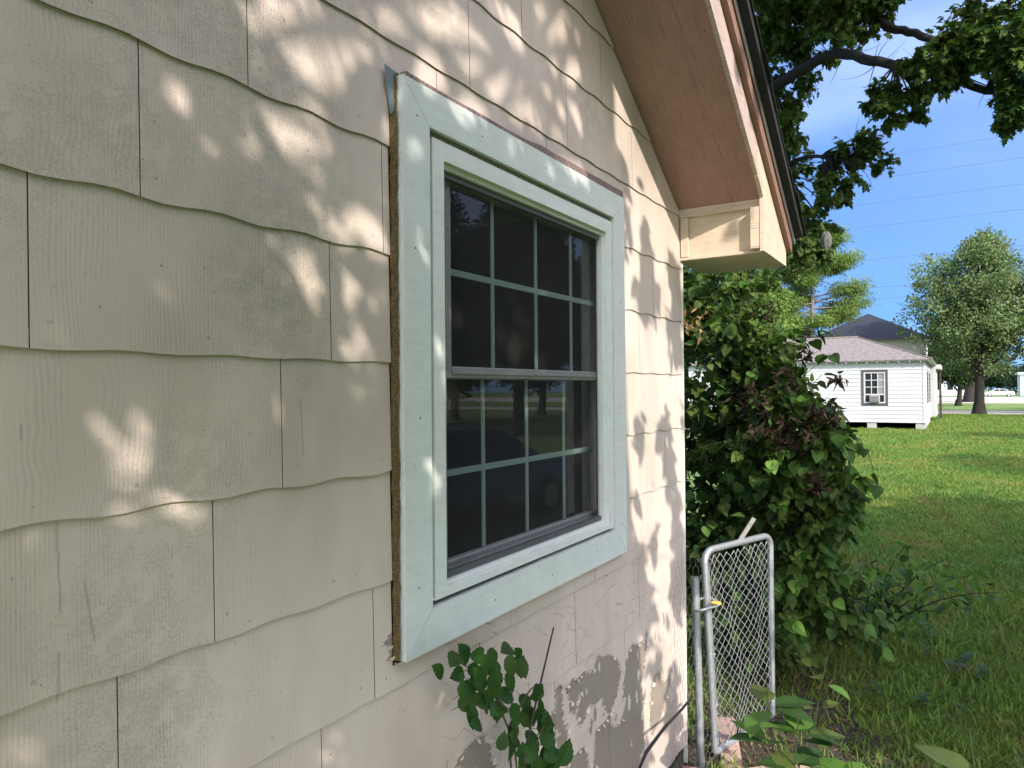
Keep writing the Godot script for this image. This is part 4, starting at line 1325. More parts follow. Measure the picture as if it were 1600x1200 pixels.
	# bare twigs between the leaves
	for i in 40:
		var a: Vector3 = [Vector3(0.5, 5.4, -8.4), Vector3(0.2, 5.68, -8.55), Vector3(0.9, 5.2, -8.25), Vector3(1.5, 4.75, -8.0), Vector3(0.3, 4.4, -8.6)][i % 5] - at
		twig.tube(curve(a, a + rand_in_ball(r) * 0.5 + Vector3(0, 0.1, 0), rand_in_ball(r) * 0.06, 5), 0.005, 0.001, 4)
	# unseen high crown, added above the view to deepen the shade in the yard
	var high := []
	var hcol := []
	for i in 64:
		var c := Vector3(r.randf_range(-2.4, 3.4), r.randf_range(7.4, 9.6), r.randf_range(-8.0, -2.4))
		var from := Vector3(-0.1, 8.0, -9.6)
		wood.tube(curve(from - at, c - at, Vector3(0, 0.5, 0), 6), 0.035, 0.01, 5)
		for j in 26:
			var p := c + rand_in_ball(r) * Vector3(1.1, 0.6, 1.1)
			high.append(Transform3D(Basis(Vector3.UP, r.randf() * TAU).scaled(Vector3.ONE * r.randf_range(0.28, 0.46)), p - at))
			var f := r.randf_range(0.7, 1.3)
			hcol.append(Color(0.06 * f, 0.11 * f, 0.026 * f))
	copies(o, "crown", clump_mesh(24, 0.36, 77), M.leaf_tint, high, hcol)
	part(o, "trunk", wood, M.bark)
	part(o, "twigs", twig, M.bark)
	var world := []
	for t in xf: world.append(Transform3D(t.basis, t.origin + at))
	var shape := leaf_shape("star")
	put_leaves_local(o, shape, world, at, [M.leaf_a, M.leaf_b, M.leaf_c], M.leaf_tint, [0.09, 0.155, 0.034], 300)
	# webworm nest among the leaves
	var nest := MB.new()
	for i in 5:
		var c := rand_in_ball(r) * 0.03
		for a in 8:
			for b in 5:
				var P := func(u: float, v: float): return c + Vector3(sin(v) * cos(u) * 0.07, cos(v) * 0.11, sin(v) * sin(u) * 0.06) * (1.0 + 0.2 * sin(u * 3.0 + i))
				nest.quad(P.call(a * TAU / 8, b * PI / 5), P.call((a + 1) * TAU / 8, b * PI / 5), P.call((a + 1) * TAU / 8, (b + 1) * PI / 5), P.call(a * TAU / 8, (b + 1) * PI / 5), P.call(a * TAU / 8, (b + 0.5) * PI / 5))
	var wn := part(self, "webworm_nest", nest, M.web)
	wn.position = Vector3(0.02, 3.58, -8.3)
	wn.scale = Vector3(0.62, 0.7, 0.62)
	tag(wn, "pale grey silk webworm nest hanging among the tree's leaves", "insect nest")

func put_leaves_local(o: Node3D, shape: ArrayMesh, world: Array, at: Vector3, mats: Array, mass: Material, tint: Array, single: int, name_of_mass := "foliage", sd := 5) -> void:
	# transforms come in world axes; parts are stored relative to their thing
	var holder := Node3D.new()
	put_leaves(holder, shape, world, mats, mass, tint, single, name_of_mass, sd)
	for c in holder.get_children():
		holder.remove_child(c)
		if c is MultiMeshInstance3D: c.position = -at
		else: c.position -= at
		o.add_child(c, true)
	holder.free()

func build_bush() -> void:
	var r := RandomNumberGenerator.new(); r.seed = 9
	var at := Vector3(-0.1, 0, -5.3)
	var o := base("overgrown_shrub", at)
	tag(o, "big overgrown vine covered shrub behind the gate at the house corner", "shrub")
	var wood := MB.new(); var twig := MB.new()
	var xf := []
	var lumps := [
		[Vector3(-0.35, 2.63, -5.60), 0.36, 0.34, 60], [Vector3(-0.1, 2.32, -5.20), 0.4, 0.4, 90], [Vector3(0.17, 2.0, -5.05), 0.32, 0.32, 80], [Vector3(-0.30, 1.84, -5.40), 0.46, 0.58, 90],
		[Vector3(0.19, 1.59, -5.00), 0.44, 0.43, 110], [Vector3(0.48, 1.72, -4.80), 0.18, 0.2, 40], [Vector3(-0.22, 1.17, -5.40), 0.5, 0.42, 80], [Vector3(0.31, 1.17, -5.00), 0.38, 0.34, 80],
		[Vector3(0.30, 0.80, -4.95), 0.34, 0.30, 60], [Vector3(-0.40, 0.80, -5.20), 0.34, 0.36, 60], [Vector3(-0.9, 1.6, -5.6), 0.5, 0.9, 60], [Vector3(-0.9, 0.7, -5.2), 0.5, 0.5, 40], [Vector3(0.1, 0.4, -5.0), 0.5, 0.3, 50], [Vector3(-0.2, 1.6, -5.9), 0.6, 0.8, 70], [Vector3(0.45, 0.55, -5.3), 0.35, 0.35, 50],
		[Vector3(-0.75, 2.7, -5.8), 0.4, 0.4, 60], [Vector3(0.55, 1.35, -4.9), 0.2, 0.25, 34],
	]
	for q in lumps:
		var c: Vector3 = q[0] - at
		var foot := Vector3(r.randf_range(-0.3, 0.3), -0.05, r.randf_range(-0.2, 0.3))
		wood.tube(curve(foot, c, Vector3(r.randf_range(-0.2, 0.2), 0.1, r.randf_range(-0.2, 0.2)), 7), 0.022, 0.008, 6)
		spray(r, foot.lerp(c, 0.6), c, Vector3(q[1], q[2], q[1]) * 0.98, int(q[3] * 1.0), 10, 0.074, twig, xf, 0.55, 0.25, 0.005)
	for i in 150:
		var q = lumps[r.randi() % lumps.size()]
		var c: Vector3 = q[0] - at
		var u := (rand_in_ball(r) + Vector3(0.0, 0.12, 0.35)).normalized()
		var e := c + u * Vector3(q[1], q[2], q[1]) * r.randf_range(1.0, 1.5)
		var p := curve(c, e, Vector3(0, 0.05, 0), 4)
		twig.tube(p, 0.004, 0.0015, 4)
		for k in 9:
			var t := r.randf_range(0.4, 1.0)
			var pp: Vector3 = p[int(t * 3.99)].lerp(p[int(t * 3.99) + 1], r.randf())
			xf.append(aim(u * 0.5 + rand_in_ball(r) + Vector3.DOWN * 0.5, Vector3.UP + rand_in_ball(r) * 0.8, r.randf_range(0.05, 0.1), pp + rand_in_ball(r) * 0.04))
	# a tendril that reaches out over the lawn
	var t := [Vector3(0.5, 1.75, -4.8) - at, Vector3(0.66, 1.72, -4.65) - at, Vector3(0.76, 1.6, -4.6) - at, Vector3(0.80, 1.42, -4.6) - at]
	twig.tube(t, 0.004, 0.002, 4)
	for i in 9:
		var p: Vector3 = t[i % 3].lerp(t[i % 3 + 1], r.randf())
		xf.append(aim(rand_in_ball(r) + Vector3.DOWN, Vector3.UP + rand_in_ball(r), r.randf_range(0.06, 0.085), p))
	part(o, "stems", wood, M.bark)
	part(o, "twigs", twig, M.green_stem)
	var world := []
	for q in xf: world.append(Transform3D(q.basis, q.origin + at))
	put_leaves_local(o, leaf_shape("heart"), world, at, [M.leaf_a, M.leaf_b, M.leaf_d, M.leaf_c, M.leaf_b, M.leaf_d, M.leaf_a], M.leaf_tint, [0.07, 0.13, 0.03], 300, "foliage", 15)
	# dead brown leaves hanging in bunches
	var dead := []
	for q in [[Vector3(0.31, 2.06, -4.62), 0.1, 34], [Vector3(0.54, 1.86, -4.5), 0.11, 46], [Vector3(0.10, 1.94, -4.6), 0.14, 50], [Vector3(0.62, 2.05, -4.5), 0.05, 16], [Vector3(0.16, 2.5, -4.75), 0.09, 24], [Vector3(0.48, 1.45, -4.5), 0.09, 28], [Vector3(0.38, 1.72, -4.55), 0.16, 60], [Vector3(0.22, 1.75, -4.52), 0.16, 46], [Vector3(0.4, 2.22, -4.7), 0.07, 18]]:
		for i in q[2] * 2:
			dead.append(aim(Vector3.DOWN * 0.4 + rand_in_ball(r), rand_in_ball(r), r.randf_range(0.025, 0.07), q[0] + rand_in_ball(r) * Vector3(q[1], q[1] * 0.8, q[1])))
	put_leaves_local(o, leaf_shape("lance"), dead, at, [M.dead_leaf, M.dead_leaf_b], M.dry_tint, [0.03, 0.018, 0.013], 90, "dead_leaves", 16)
	var tan := []
	for i in 46:
		tan.append(aim(Vector3.DOWN * 0.6 + rand_in_ball(r), rand_in_ball(r), r.randf_range(0.035, 0.075), Vector3(-0.33, 2.46, -4.85) + rand_in_ball(r) * Vector3(0.13, 0.13, 0.08)))
	put_leaves_local(o, leaf_shape("lance"), tan, at, [M.tan_leaf, M.tan_leaf_b], M.dry_tint, [0.3, 0.22, 0.1], 40, "dry_leaves", 17)

func build_wall_plant() -> void:
	var r := RandomNumberGenerator.new(); r.seed = 21
	var at := Vector3(0.2, 0, -1.68)
	var o := base("wall_seedling", at)
	tag(o, "dark green toothed leaf seedling growing against the shingle wall under the window", "plant")
	var st := MB.new()
	for p in [[Vector3(0.2, -0.03, -1.68), Vector3(0.18, 0.5, -1.66), Vector3(0.160, 0.924, -1.632), Vector3(0.150, 1.076, -1.634), Vector3(0.140, 1.200, -1.572), Vector3(0.130, 1.269, -1.513), Vector3(0.130, 1.33, -1.42)], [Vector3(0.22, -0.03, -1.7), Vector3(0.19, 0.5, -1.68), Vector3(0.160, 0.908, -1.665), Vector3(0.170, 1.121, -1.619), Vector3(0.180, 1.214, -1.604), Vector3(0.18, 1.284, -1.606)], [Vector3(0.24, -0.03, -1.7), Vector3(0.2, 0.5, -1.69), Vector3(0.180, 0.906, -1.683), Vector3(0.190, 1.005, -1.70), Vector3(0.20, 1.055, -1.74), Vector3(0.19, 1.03, -1.80)], [Vector3(0.15, 1.08, -1.63), Vector3(0.17, 1.15, -1.69), Vector3(0.175, 1.165, -1.72)], [Vector3(0.16, 0.92, -1.64), Vector3(0.17, 0.94, -1.75), Vector3(0.18, 0.93, -1.84)]]:
		var q := []
		for v in p: q.append(v - at)
		st.tube(q, 0.0042, 0.0014, 5)
	part(o, "stem", st, M.green_stem)
	var shape := leaf_shape("toothed")
	var leaves := [
		[Vector3(0.170,1.374,-1.339),0.043],[Vector3(0.170,1.368,-1.382),0.047],[Vector3(0.170,1.324,-1.368),0.040],[Vector3(0.170,1.298,-1.442),0.048],[Vector3(0.170,1.266,-1.476),0.049],[Vector3(0.170,1.285,-1.513),0.043],[Vector3(0.170,1.297,-1.631),0.049],[Vector3(0.170,1.272,-1.589),0.044],[Vector3(0.170,1.241,-1.671),0.046],[Vector3(0.170,1.232,-1.647),0.042],[Vector3(0.170,1.198,-1.573),0.048],[Vector3(0.170,1.156,-1.704),0.047],[Vector3(0.170,1.249,-1.456),0.048],[Vector3(0.170,1.204,-1.512),0.056],[Vector3(0.170,1.173,-1.572),0.058],[Vector3(0.170,1.186,-1.455),0.045],[Vector3(0.170,1.160,-1.541),0.050],[Vector3(0.170,1.130,-1.619),0.059],[Vector3(0.170,1.082,-1.720),0.062],[Vector3(0.170,1.033,-1.774),0.063],[Vector3(0.170,1.002,-1.838),0.061],[Vector3(0.170,0.996,-1.755),0.055],[Vector3(0.170,0.936,-1.829),0.064],[Vector3(0.170,1.070,-1.618),0.045],[Vector3(0.170,1.015,-1.667),0.053],[Vector3(0.170,1.035,-1.602),0.045],[Vector3(0.170,0.881,-1.867),0.065],[Vector3(0.170,1.287,-1.484),0.039],[Vector3(0.170,1.117,-1.721),0.043],[Vector3(0.170,1.073,-1.571),0.037]
	]
	for k in 24: leaves.append([Vector3(0.17 + r.randf_range(-0.03, 0.06), r.randf_range(0.55, 1.0), -1.68 + r.randf_range(-0.14, 0.12)), r.randf_range(0.045, 0.065)])
	for k in 26: leaves.append([leaves[k][0] + rand_in_ball(r) * Vector3(0.03, 0.05, 0.06), leaves[k][1] * 0.9])
	var mats := [M.leaf_e, M.leaf_e2, M.leaf_e3]
	for k in leaves.size():
		var c: Vector3 = leaves[k][0]
		var size: float = leaves[k][1] * 1.34
		var d := (Vector3(0.25, 0.1, 0) + Vector3(0, r.randf_range(-0.8, 0.9), r.randf_range(-1, 1))).normalized()
		if c.z > -1.45: d = Vector3(0.1, r.randf_range(-0.1, 0.9), r.randf_range(0.2, 0.9)).normalized()
		var up := (Vector3(0.9, 0.5, 0.35) + rand_in_ball(r) * 0.55).normalized()
		var leaf := part(o, "leaf", shape, mats[r.randi() % 3])
		leaf.transform = aim(d, up, size, c + Vector3(r.randf_range(-0.03, 0.03), 0, 0) - d * size * 0.45 - at)
	# a bare dark cane standing beside it
	var cane := MB.new()
	cane.tube([Vector3(0, 0, 0), Vector3(-0.03, 0.55, -0.1), Vector3(-0.05, 1.023, -0.05), Vector3(-0.06, 1.142, -0.137), Vector3(-0.09, 1.296, -0.295)], 0.0052, 0.0024, 6, true)
	var cn := part(self, "bare_cane", cane, M.cane)
	cn.position = Vector3(0.25, -0.01, -1.578)
	tag(cn, "thin bare black cane leaning up in front of the wall beside the seedling", "stick")
	var c2 := MB.new()
	c2.tube([Vector3(0.55, -0.03, -1.2), Vector3(0.42, 0.6, -1.7), Vector3(0.35, 0.80, -2.0), Vector3(0.25, 0.717, -2.38), Vector3(0.15, 0.593, -2.85), Vector3(0.08, 0.488, -3.267), Vector3(0.05, 0.45, -3.45)], 0.0075, 0.006, 7, true)
	tag(part(self, "old_cable", c2, M.cane), "black cable sagging along the foot of the peeling wall to the corner", "cable")

func build_weeds() -> void:
	var r := RandomNumberGenerator.new(); r.seed = 61
	var shape := leaf_shape("ovate")
	var lance := leaf_shape("lance")
	var spots := [
		[Vector3(0.62, 0, -2.98), 0.84, 48, 0.15, "broad leaved weed growing at the foot of the chain-link gate"],
		[Vector3(1.30, 0, -2.62), 1.02, 36, 0.16, "leafy weed with large oval leaves standing out on the lawn edge"],
		[Vector3(0.60, 0, -3.55), 0.78, 9, 0.10, "thin upright weed with few leaves between gate and lawn"],
		[Vector3(0.85, 0, -2.9), 0.72, 36, 0.13, "low bushy weed between the gate and the lawn edge weed"],
	]
	for q in spots:
		var at: Vector3 = q[0]
		var o := base("broad_weed", at)
		tag(o, q[4], "weed")
		var st := MB.new()
		var stems := 3 if q[2] > 10 else 1
		var mats := [M.leaf_b, M.leaf_f, M.leaf_c]
		for s in stems:
			var top := Vector3(r.randf_range(-0.12, 0.12), q[1] * r.randf_range(0.8, 1.0), r.randf_range(-0.12, 0.12))
			var p := curve(Vector3(r.randf_range(-0.02, 0.02), -0.03, 0), top, Vector3(r.randf_range(-0.04, 0.04), 0, r.randf_range(-0.04, 0.04)), 6)
			st.tube(p, 0.005, 0.002, 5)
			var nl := int(q[2] / stems)
			for k in nl:
				var t := lerpf(0.35, 1.0, float(k) / nl)
				var a := k * 2.4 + s
				var d := Vector3(cos(a), r.randf_range(-0.15, 0.6), sin(a)).normalized()
				var c: Vector3 = p[int(t * 5.99)]
				var leaf := part(o, "leaf", shape, mats[r.randi() % 3])
				leaf.transform = aim(d, Vector3.UP + rand_in_ball(r) * 0.35, q[3] * r.randf_range(0.7, 1.15), c + d * 0.03)
		part(o, "stem", st, M.green_stem)
	# arching sapling on the lawn
	var at := Vector3(0.55, 0, -6.1)
	var o := base("arching_sapling", at)
	tag(o, "low spreading sapling with arching twigs in the shade of the shrub", "shrub")
	var wood := MB.new(); var xf := []
	var ends := [Vector3(0.33, 0.30, -6.2), Vector3(0.80, 0.52, -6.0), Vector3(1.13, 0.80, -5.8), Vector3(1.40, 0.70, -5.4), Vector3(0.87, 0.80, -6.3), Vector3(0.58, 0.25, -5.9), Vector3(1.15, 0.5, -5.5), Vector3(0.7, 0.7, -5.7), Vector3(1.25, 0.65, -6.0)]
	for e in ends:
		var p := curve(Vector3(0, -0.03, 0), e - at, Vector3(0, 0.12, 0), 8)
		wood.tube(p, 0.008, 0.002, 5)
		for k in 34:
			var t := r.randf_range(0.3, 1.0)
			var c: Vector3 = p[int(t * 7.99)]
			c += rand_in_ball(r) * Vector3(0.14, 0.08, 0.14)
			xf.append(aim(rand_in_ball(r) + Vector3(0.3, -0.35, 0.1), Vector3.UP + rand_in_ball(r) * 0.6, r.randf_range(0.05, 0.09), c + at))
	# brown hanging leaves at the outer twig
	part(o, "stems", wood, M.bark)
	put_leaves_local(o, leaf_shape("ovate"), xf, at, [M.leaf_c, M.leaf_b], M.leaf_tint, [0.03, 0.075, 0.02], 200, "foliage", 19)
	var hang := []
	for k in 18:
		hang.append(aim(Vector3.DOWN + rand_in_ball(r) * 0.3, rand_in_ball(r), r.randf_range(0.07, 0.11), Vector3(1.43, 0.62, -5.05) + rand_in_ball(r) * Vector3(0.06, 0.16, 0.06)))
	put_leaves_local(o, lance, hang, at, [M.leaf_f], M.leaf_tint, [0.06, 0.08, 0.02], 18, "foliage", 20)
	# seedlings in the lawn shade
	for k in 26:
		var p := Vector3(r.randf_range(0.5, 2.2), 0, -r.randf_range(3.6, 8.5))
		var w := base("lawn_seedling", p)
		tag(w, "tiny seedling sprouting in the shaded lawn by the shrub", "seedling", "seedlings in the shaded lawn")
		var st := MB.new()
		var h := r.randf_range(0.06, 0.2)
		st.tube([Vector3(0, -0.02, 0), Vector3(0.01, h, 0)], 0.002, 0.001, 4)
		part(w, "stem", st, M.green_stem)
		for j in 5:
			var a := j * 2.2 + k
			var leaf := part(w, "leaf", shape if k % 2 else lance, M.leaf_c)
			leaf.transform = aim(Vector3(cos(a), 0.3, sin(a)), Vector3.UP, r.randf_range(0.05, 0.09), Vector3(0.005, h * (0.5 + 0.1 * j), 0))

# ---------------------------------------------------------------- gate, posts, wire
func build_gate() -> void:
	var at := Vector3(0.08, 0, -3.80)
	var o := base("chain_link_gate", at)
	tag(o, "galvanised chain-link gate hanging ajar beside the house corner", "gate")
	var far := Vector3(0.16, 0, -0.62)
	var W := far.length()
	var d := far / W
	var P := func(u: float, y: float): return d * u + Vector3(-0.05 * (y / 1.1) * (1.0 - u / W), y, 0)
	var pts := []
	var lo := 0.055; var hi := 1.12; var rr := 0.07
	pts.append(P.call(0, lo))
	for i in 9: pts.append(P.call(0, lerpf(lo, hi - rr, i / 8.0)))
	for i in 5:
		var a := PI / 2.0 * (i + 1) / 6.0
		pts.append(P.call(rr - rr * cos(a), hi - rr + rr * sin(a)))
	for i in 6: pts.append(P.call(lerpf(rr, W - rr, i / 5.0), hi))
	for i in 5:
		var a := PI / 2.0 * (i + 1) / 6.0
		pts.append(P.call(W - rr + rr * sin(a), hi - rr + rr * cos(a)))
	for i in 9: pts.append(P.call(W, lerpf(hi - rr, lo, i / 8.0)))
	var f := MB.new()
	f.tube(pts, 0.0185, 0.0185, 12)
	part(o, "frame", f, M.galv)
	var bt := MB.new()
	bt.tube([P.call(0.0, lo), P.call(W * 0.5, lo - 0.01), P.call(W, lo)], 0.019, 0.019, 12, true)
	part(o, "bottom_rail", bt, M.galv)
	# woven wire: zigzag strands, bulging out of plane
	var nz := noise(1.6, 3, 6)
	var m := MB.new()
	var cell := 0.058
	var cols := int(W / cell) + 1
	for c in cols * 2:
		var strand := []
		var rows := 36
		for k in rows:
			var y := lerpf(lo + 0.02, hi - 0.03, k / (rows - 1.0))
			var u := (c * 0.5 + (0.5 if (k + c) % 2 == 0 else 0.0)) * cell + 0.012
			if u > W - 0.01: continue
			var q: Vector3 = P.call(u, y)
			q += Vector3(0.03, 0, 0.006) * (nz.get_noise_2d(u * 3.0, y * 1.2) * 0.7 + 0.3) + Vector3(0, 0, 0.0015 if (k + c) % 2 else -0.0015)
			q.y += 0.008 * nz.get_noise_2d(u * 2.0 + 5.0, y * 2.0)
			strand.append(q)
		if strand.size() > 2 and c % 2 == 0: m.tube(strand, 0.0018, 0.0018, 4)
		elif strand.size() > 2: m.tube(strand, 0.0018, 0.0018, 4)
	var fb := part(o, "chain_link", m, M.galv_wire)
	var bar := MB.new()
	bar.tube([P.call(0.035, lo + 0.03), P.call(0.03, hi - 0.1)], 0.0045, 0.0045, 6, true)
	part(o, "tension_bar", bar, M.galv)
	for y in [0.28, 0.55, 0.83]:
		var cl := MB.new()
		cl.tube([P.call(-0.005, y), P.call(0.045, y + 0.01)], 0.008, 0.008, 6, true)
		part(o, "clip", cl, M.galv)
	# a weathered slat caught on the top rail
	var slat := part(self, "weathered_stick", box_mb(Vector3(-0.012, 0, -0.006), Vector3(0.012, 0.15, 0.006)), M.grey_wood)
	slat.transform = Transform3D(Basis.from_euler(Vector3(0.1, 0.6, -0.55)), at + P.call(0.33, hi + 0.012))
	tag(slat, "short weathered grey stick caught on the gate's top rail", "stick")
	# post and tie
	var post := base("gate_post", Vector3(0.045, 0, -3.63))
	tag(post, "short galvanised pipe post between house corner and chain-link gate", "post")
	var p := MB.new()
	p.tube([Vector3(0.01, -0.1, 0), Vector3(0.0, 0.5, 0), Vector3(-0.012, 1.02, 0)], 0.02, 0.02, 14, true)
	part(post, "pipe", p, M.galv)
	var tie := MB.new()
	var loop := []
	for i in 15:
		var a := TAU * i / 14.0
		loop.append(Vector3(0.02 + 0.055 * cos(a), 0.86 + 0.01 * sin(a * 2.0), -0.085 + 0.12 * sin(a)))
	tie.tube(loop, 0.006, 0.006, 6)
	part(post, "wire_tie", tie, M.galv)
	var rag := MB.new()
	rag.box(Vector3(0.03, 0.85, -0.155), Vector3(0.08, 0.868, -0.125), 0.006)
	part(post, "yellow_tape", rag, M.yellow)
	# chicken wire wrapped round the corner
	var hexw := base("chicken_wire", Vector3(0, 0, -CORNER))
	tag(hexw, "rusty hexagonal chicken wire wrapped around the lower house corner", "wire netting")
	var b := MB.new()
	var w := 0.044
	var hgt := 0.025
	var nz2 := noise(2.2, 2, 3)
	var Q := func(u: float, y: float) -> Vector3:
		# u runs along the wall to the corner (0.25), then out to the gate
		var wob := 0.006 * (1.0 + nz2.get_noise_2d(u * 4.0, y * 3.0))
		if u < 0.25: return Vector3(0.019 + wob, y, 0.25 - u)
		return Vector3(0.024 + (u - 0.25) * 0.32 + wob, y + 0.03 * nz2.get_noise_2d(u * 3.0, y * 2.0), -(u - 0.25) * 0.95)
	var ny := 26
	for k in ny:
		for c in 12:
			var u := c * w + (w * 0.5 if k % 2 else 0.0)
			var y := 0.02 + k * 0.0445
			var A: Vector3 = Q.call(u, y); var B: Vector3 = Q.call(u, y + hgt)
			var C: Vector3 = Q.call(u + w * 0.5, y + 0.0445); var D: Vector3 = Q.call(u - w * 0.5, y + 0.0445)
			b.tube([A, B], 0.0008, 0.0008, 3)
			if k < ny - 1:
				b.tube([B, C], 0.0007, 0.0007, 3)
				if u > 0.03: b.tube([B, D], 0.0007, 0.0007, 3)
	part(hexw, "netting", b, M.rusty_wire)

func build_debris() -> void:
	var r := RandomNumberGenerator.new(); r.seed = 71
	var spots := [
		[Vector3(0.10, 0.0, -3.98), Vector3(0.11, 0.03, 0.5), 0.35, 0.10, M.pink_board, "pinkish painted board lying behind the gate post", "board"],
		[Vector3(0.34, 0.0, -3.72), Vector3(0.10, 0.05, 0.62), -0.75, 0.0, M.tan_board, "tan weathered board lying on the soil under the gate", "board"],
		[Vector3(-0.02, 0.0, -3.40), Vector3(0.14, 0.10, 0.2), 0.3, 0.0, M.brick, "loose pink brick at the foot of the house corner", "brick"],
	]
	for q in spots:
		var b := MB.new()
		var h: Vector3 = q[1]
		b.box(Vector3(-h.x / 2, 0, -h.z / 2), Vector3(h.x / 2, h.y, h.z / 2), 0.006)
		var o := part(self, "loose_" + q[6], b, q[4])
		o.position = q[0] + (Vector3(0.12, 0.012, 0.0) if q[6] == "brick" else Vector3(0, 0.012, 0))
		o.rotation = Vector3(q[3], q[2], 0)
		tag(o, q[5], q[6])

# ---------------------------------------------------------------- trees outside the frame that shade wall and lawn
const GAPS := [
	Vector4(1.092,2.747,0.073,0.106),Vector4(1.030,2.804,0.053,0.062),Vector4(1.106,2.668,0.042,0.029),Vector4(0.785,2.577,0.026,0.038),Vector4(0.879,2.456,0.032,0.027),Vector4(0.844,2.495,0.021,0.018),Vector4(1.072,2.485,0.046,0.053),Vector4(0.987,2.559,0.020,0.033),Vector4(1.089,2.366,0.019,0.017),Vector4(1.053,2.269,0.032,0.022),Vector4(1.002,2.302,0.020,0.024),Vector4(1.195,2.268,0.038,0.059),Vector4(1.292,2.304,0.032,0.022),Vector4(1.224,2.106,0.039,0.042),Vector4(1.289,2.039,0.041,0.034),Vector4(1.317,2.537,0.028,0.048),Vector4(1.293,2.413,0.032,0.063),Vector4(1.162,2.409,0.020,0.029),Vector4(0.644,1.988,0.021,0.037),Vector4(0.727,1.970,0.039,0.020),Vector4(0.628,1.915,0.012,0.029),Vector4(0.698,1.915,0.032,0.015),Vector4(0.692,1.845,0.025,0.028),Vector4(0.782,1.846,0.028,0.015),Vector4(1.242,2.892,0.044,0.058),Vector4(0.995,1.268,0.025,0.029),Vector4(1.136,1.200,0.023,0.040),Vector4(0.492,1.483,0.012,0.037),Vector4(1.256,2.077,0.035,0.031),Vector4(1.341,2.671,0.024,0.048)
]

func shades(s: float, y: float) -> bool:
	# whether a leaf whose shadow falls on the wall at (s, y) hangs there: the crown has gaps and thin places
	for q in GAPS:
		var e := Vector2((s - q.x) / (q.z * 1.15 + 0.03), (y - q.y) / (q.w * 1.15 + 0.03))
		if e.length_squared() < 1.0: return false
	var n := SHADE_KEEP.get_noise_2d(s * 9.0, y * 3.2) * 0.5 + 0.5
	if s > 2.66 + (2.4 - y) * 0.12:
		return n > (0.66 if y > 1.7 else 0.63)
	if y > 2.72 and s > 1.42: return n > 0.68
	if y > 2.2 and s > 1.0: return n > 0.41
	if s > 1.4 and y > 1.45: return n > 0.40
	return true

func build_wall_shade() -> void:
	var r := RandomNumberGenerator.new(); r.seed = 101
	var dir := SUN / SUN.x
	var o := base("yard_tree", Vector3(3.5, 0, -0.02))
	tag(o, "leafy yard tree standing opposite the window and dappling the wall", "tree")
	var at := o.position
	var wood := MB.new()
	# the trunk's shadow falls on the wall between s = 2.33 and 2.7
	var spine := [Vector3(0, -0.1, -0.42), Vector3(0, 1.5, -0.37), Vector3(0.0, 3.2, -0.29), Vector3(0.0, 4.6, -0.13), Vector3(0, 5.8, -0.04), Vector3(0.1, 7.0, 0.08), Vector3(0.1, 8.2, 0.2)]
	wood.tube(spine, 0.165, 0.12, 12)
	var anchors := []
	for i in 26:
		var s := r.randf_range(-1.6, 3.4)
		var y := r.randf_range(0.5, 4.0)
		var x := r.randf_range(2.6, 4.6)
		var p := Vector3(0, y, -s) + dir * x - at
		if p.y < 3.0: continue
		var from: Vector3 = spine[3].lerp(spine[5], r.randf())
		if s > 2.0 and r.randf() < 0.7: continue
		var limb := curve(from, p, Vector3(0, 0.25, 0), 6)
		wood.tube(limb, 0.03, 0.007, 5)
		anchors.append_array(limb.slice(2))
	var xf := []
	var twig := MB.new()
	var n := 0
	while n < 4300:
		n += 1
		var s := r.randf_range(-1.9, 3.7)
		var y := r.randf_range(0.2, 4.2)
		var x := r.randf_range(2.0, 3.0)
		var c := Vector3(0, y, -s) + dir * x - at
		var near: Vector3 = anchors[0]
		for q in anchors:
			if q.distance_squared_to(c) < near.distance_squared_to(c): near = q
		var some := 0
		for k in 9:
			var p := c + rand_in_ball(r) * 0.15
			var w := p + at
			w -= dir * w.x
			if not shades(-w.z, w.y): continue
			var d := (rand_in_ball(r) + Vector3.DOWN * 0.4).normalized()
			xf.append(aim(d, Vector3.UP + rand_in_ball(r) * 0.9, r.randf_range(0.075, 0.13), p))
			some += 1
		if some > 5 and n % 2 == 0: twig.tube(curve(near, c, Vector3(0, 0.05, 0), 3), 0.004, 0.0015, 3)
	part(o, "trunk", wood, M.bark)
	part(o, "twigs", twig, M.bark)
	var cols := []
	for i in xf.size():
		var f := r.randf_range(0.7, 1.3)
		cols.append(Color(0.05 * f, 0.1 * f, 0.025 * f))
	copies(o, "crown", leaf_shape("ovate"), M.leaf_tint, xf, cols)
	print("wall shade leaves ", xf.size())

func build_lawn_shade() -> void:
	var clump := [clump_mesh(24, 0.4, 21), clump_mesh(24, 0.4, 22)]
	var g := "shade trees along the open side of the lawn"
	for q in [[6.6, -3.4, 6.4, 2.3, 31], [9.8, -4.4, 8.0, 2.6, 32], [5.4, -3.6, 4.2, 1.5, 37], [12.6, -14.6, 9.4, 2.0, 33], [14.6, -26.0, 10.6, 2.0, 34], [8.8, -8.2, 6.2, 1.5, 35]]:
		tree("shade_tree", "leafy shade tree on the open side of the lawn", "tree", g, Vector3(q[0], 0, q[1]), q[2], 2.4, q[3], 60, 26, 1.0, 0.42, [0.045, 0.085, 0.025], q[4], 0.22, clump)
	# a belt of tall trees across the lawn, which the window mirrors
	var r := RandomNumberGenerator.new(); r.seed = 88
	for i in 9:
		tree("belt_tree", "tall dense dark tree in the belt across the open lawn", "tree", "belt of trees across the open lawn", Vector3(25.0 + r.randf_range(-2, 2), 0, -22.0 - i * 5.2), r.randf_range(13.0, 17.0), 0.6, 4.4, 62, 22, 1.4, 0.6, [0.02, 0.04, 0.013], 60 + i, 0.3, clump)

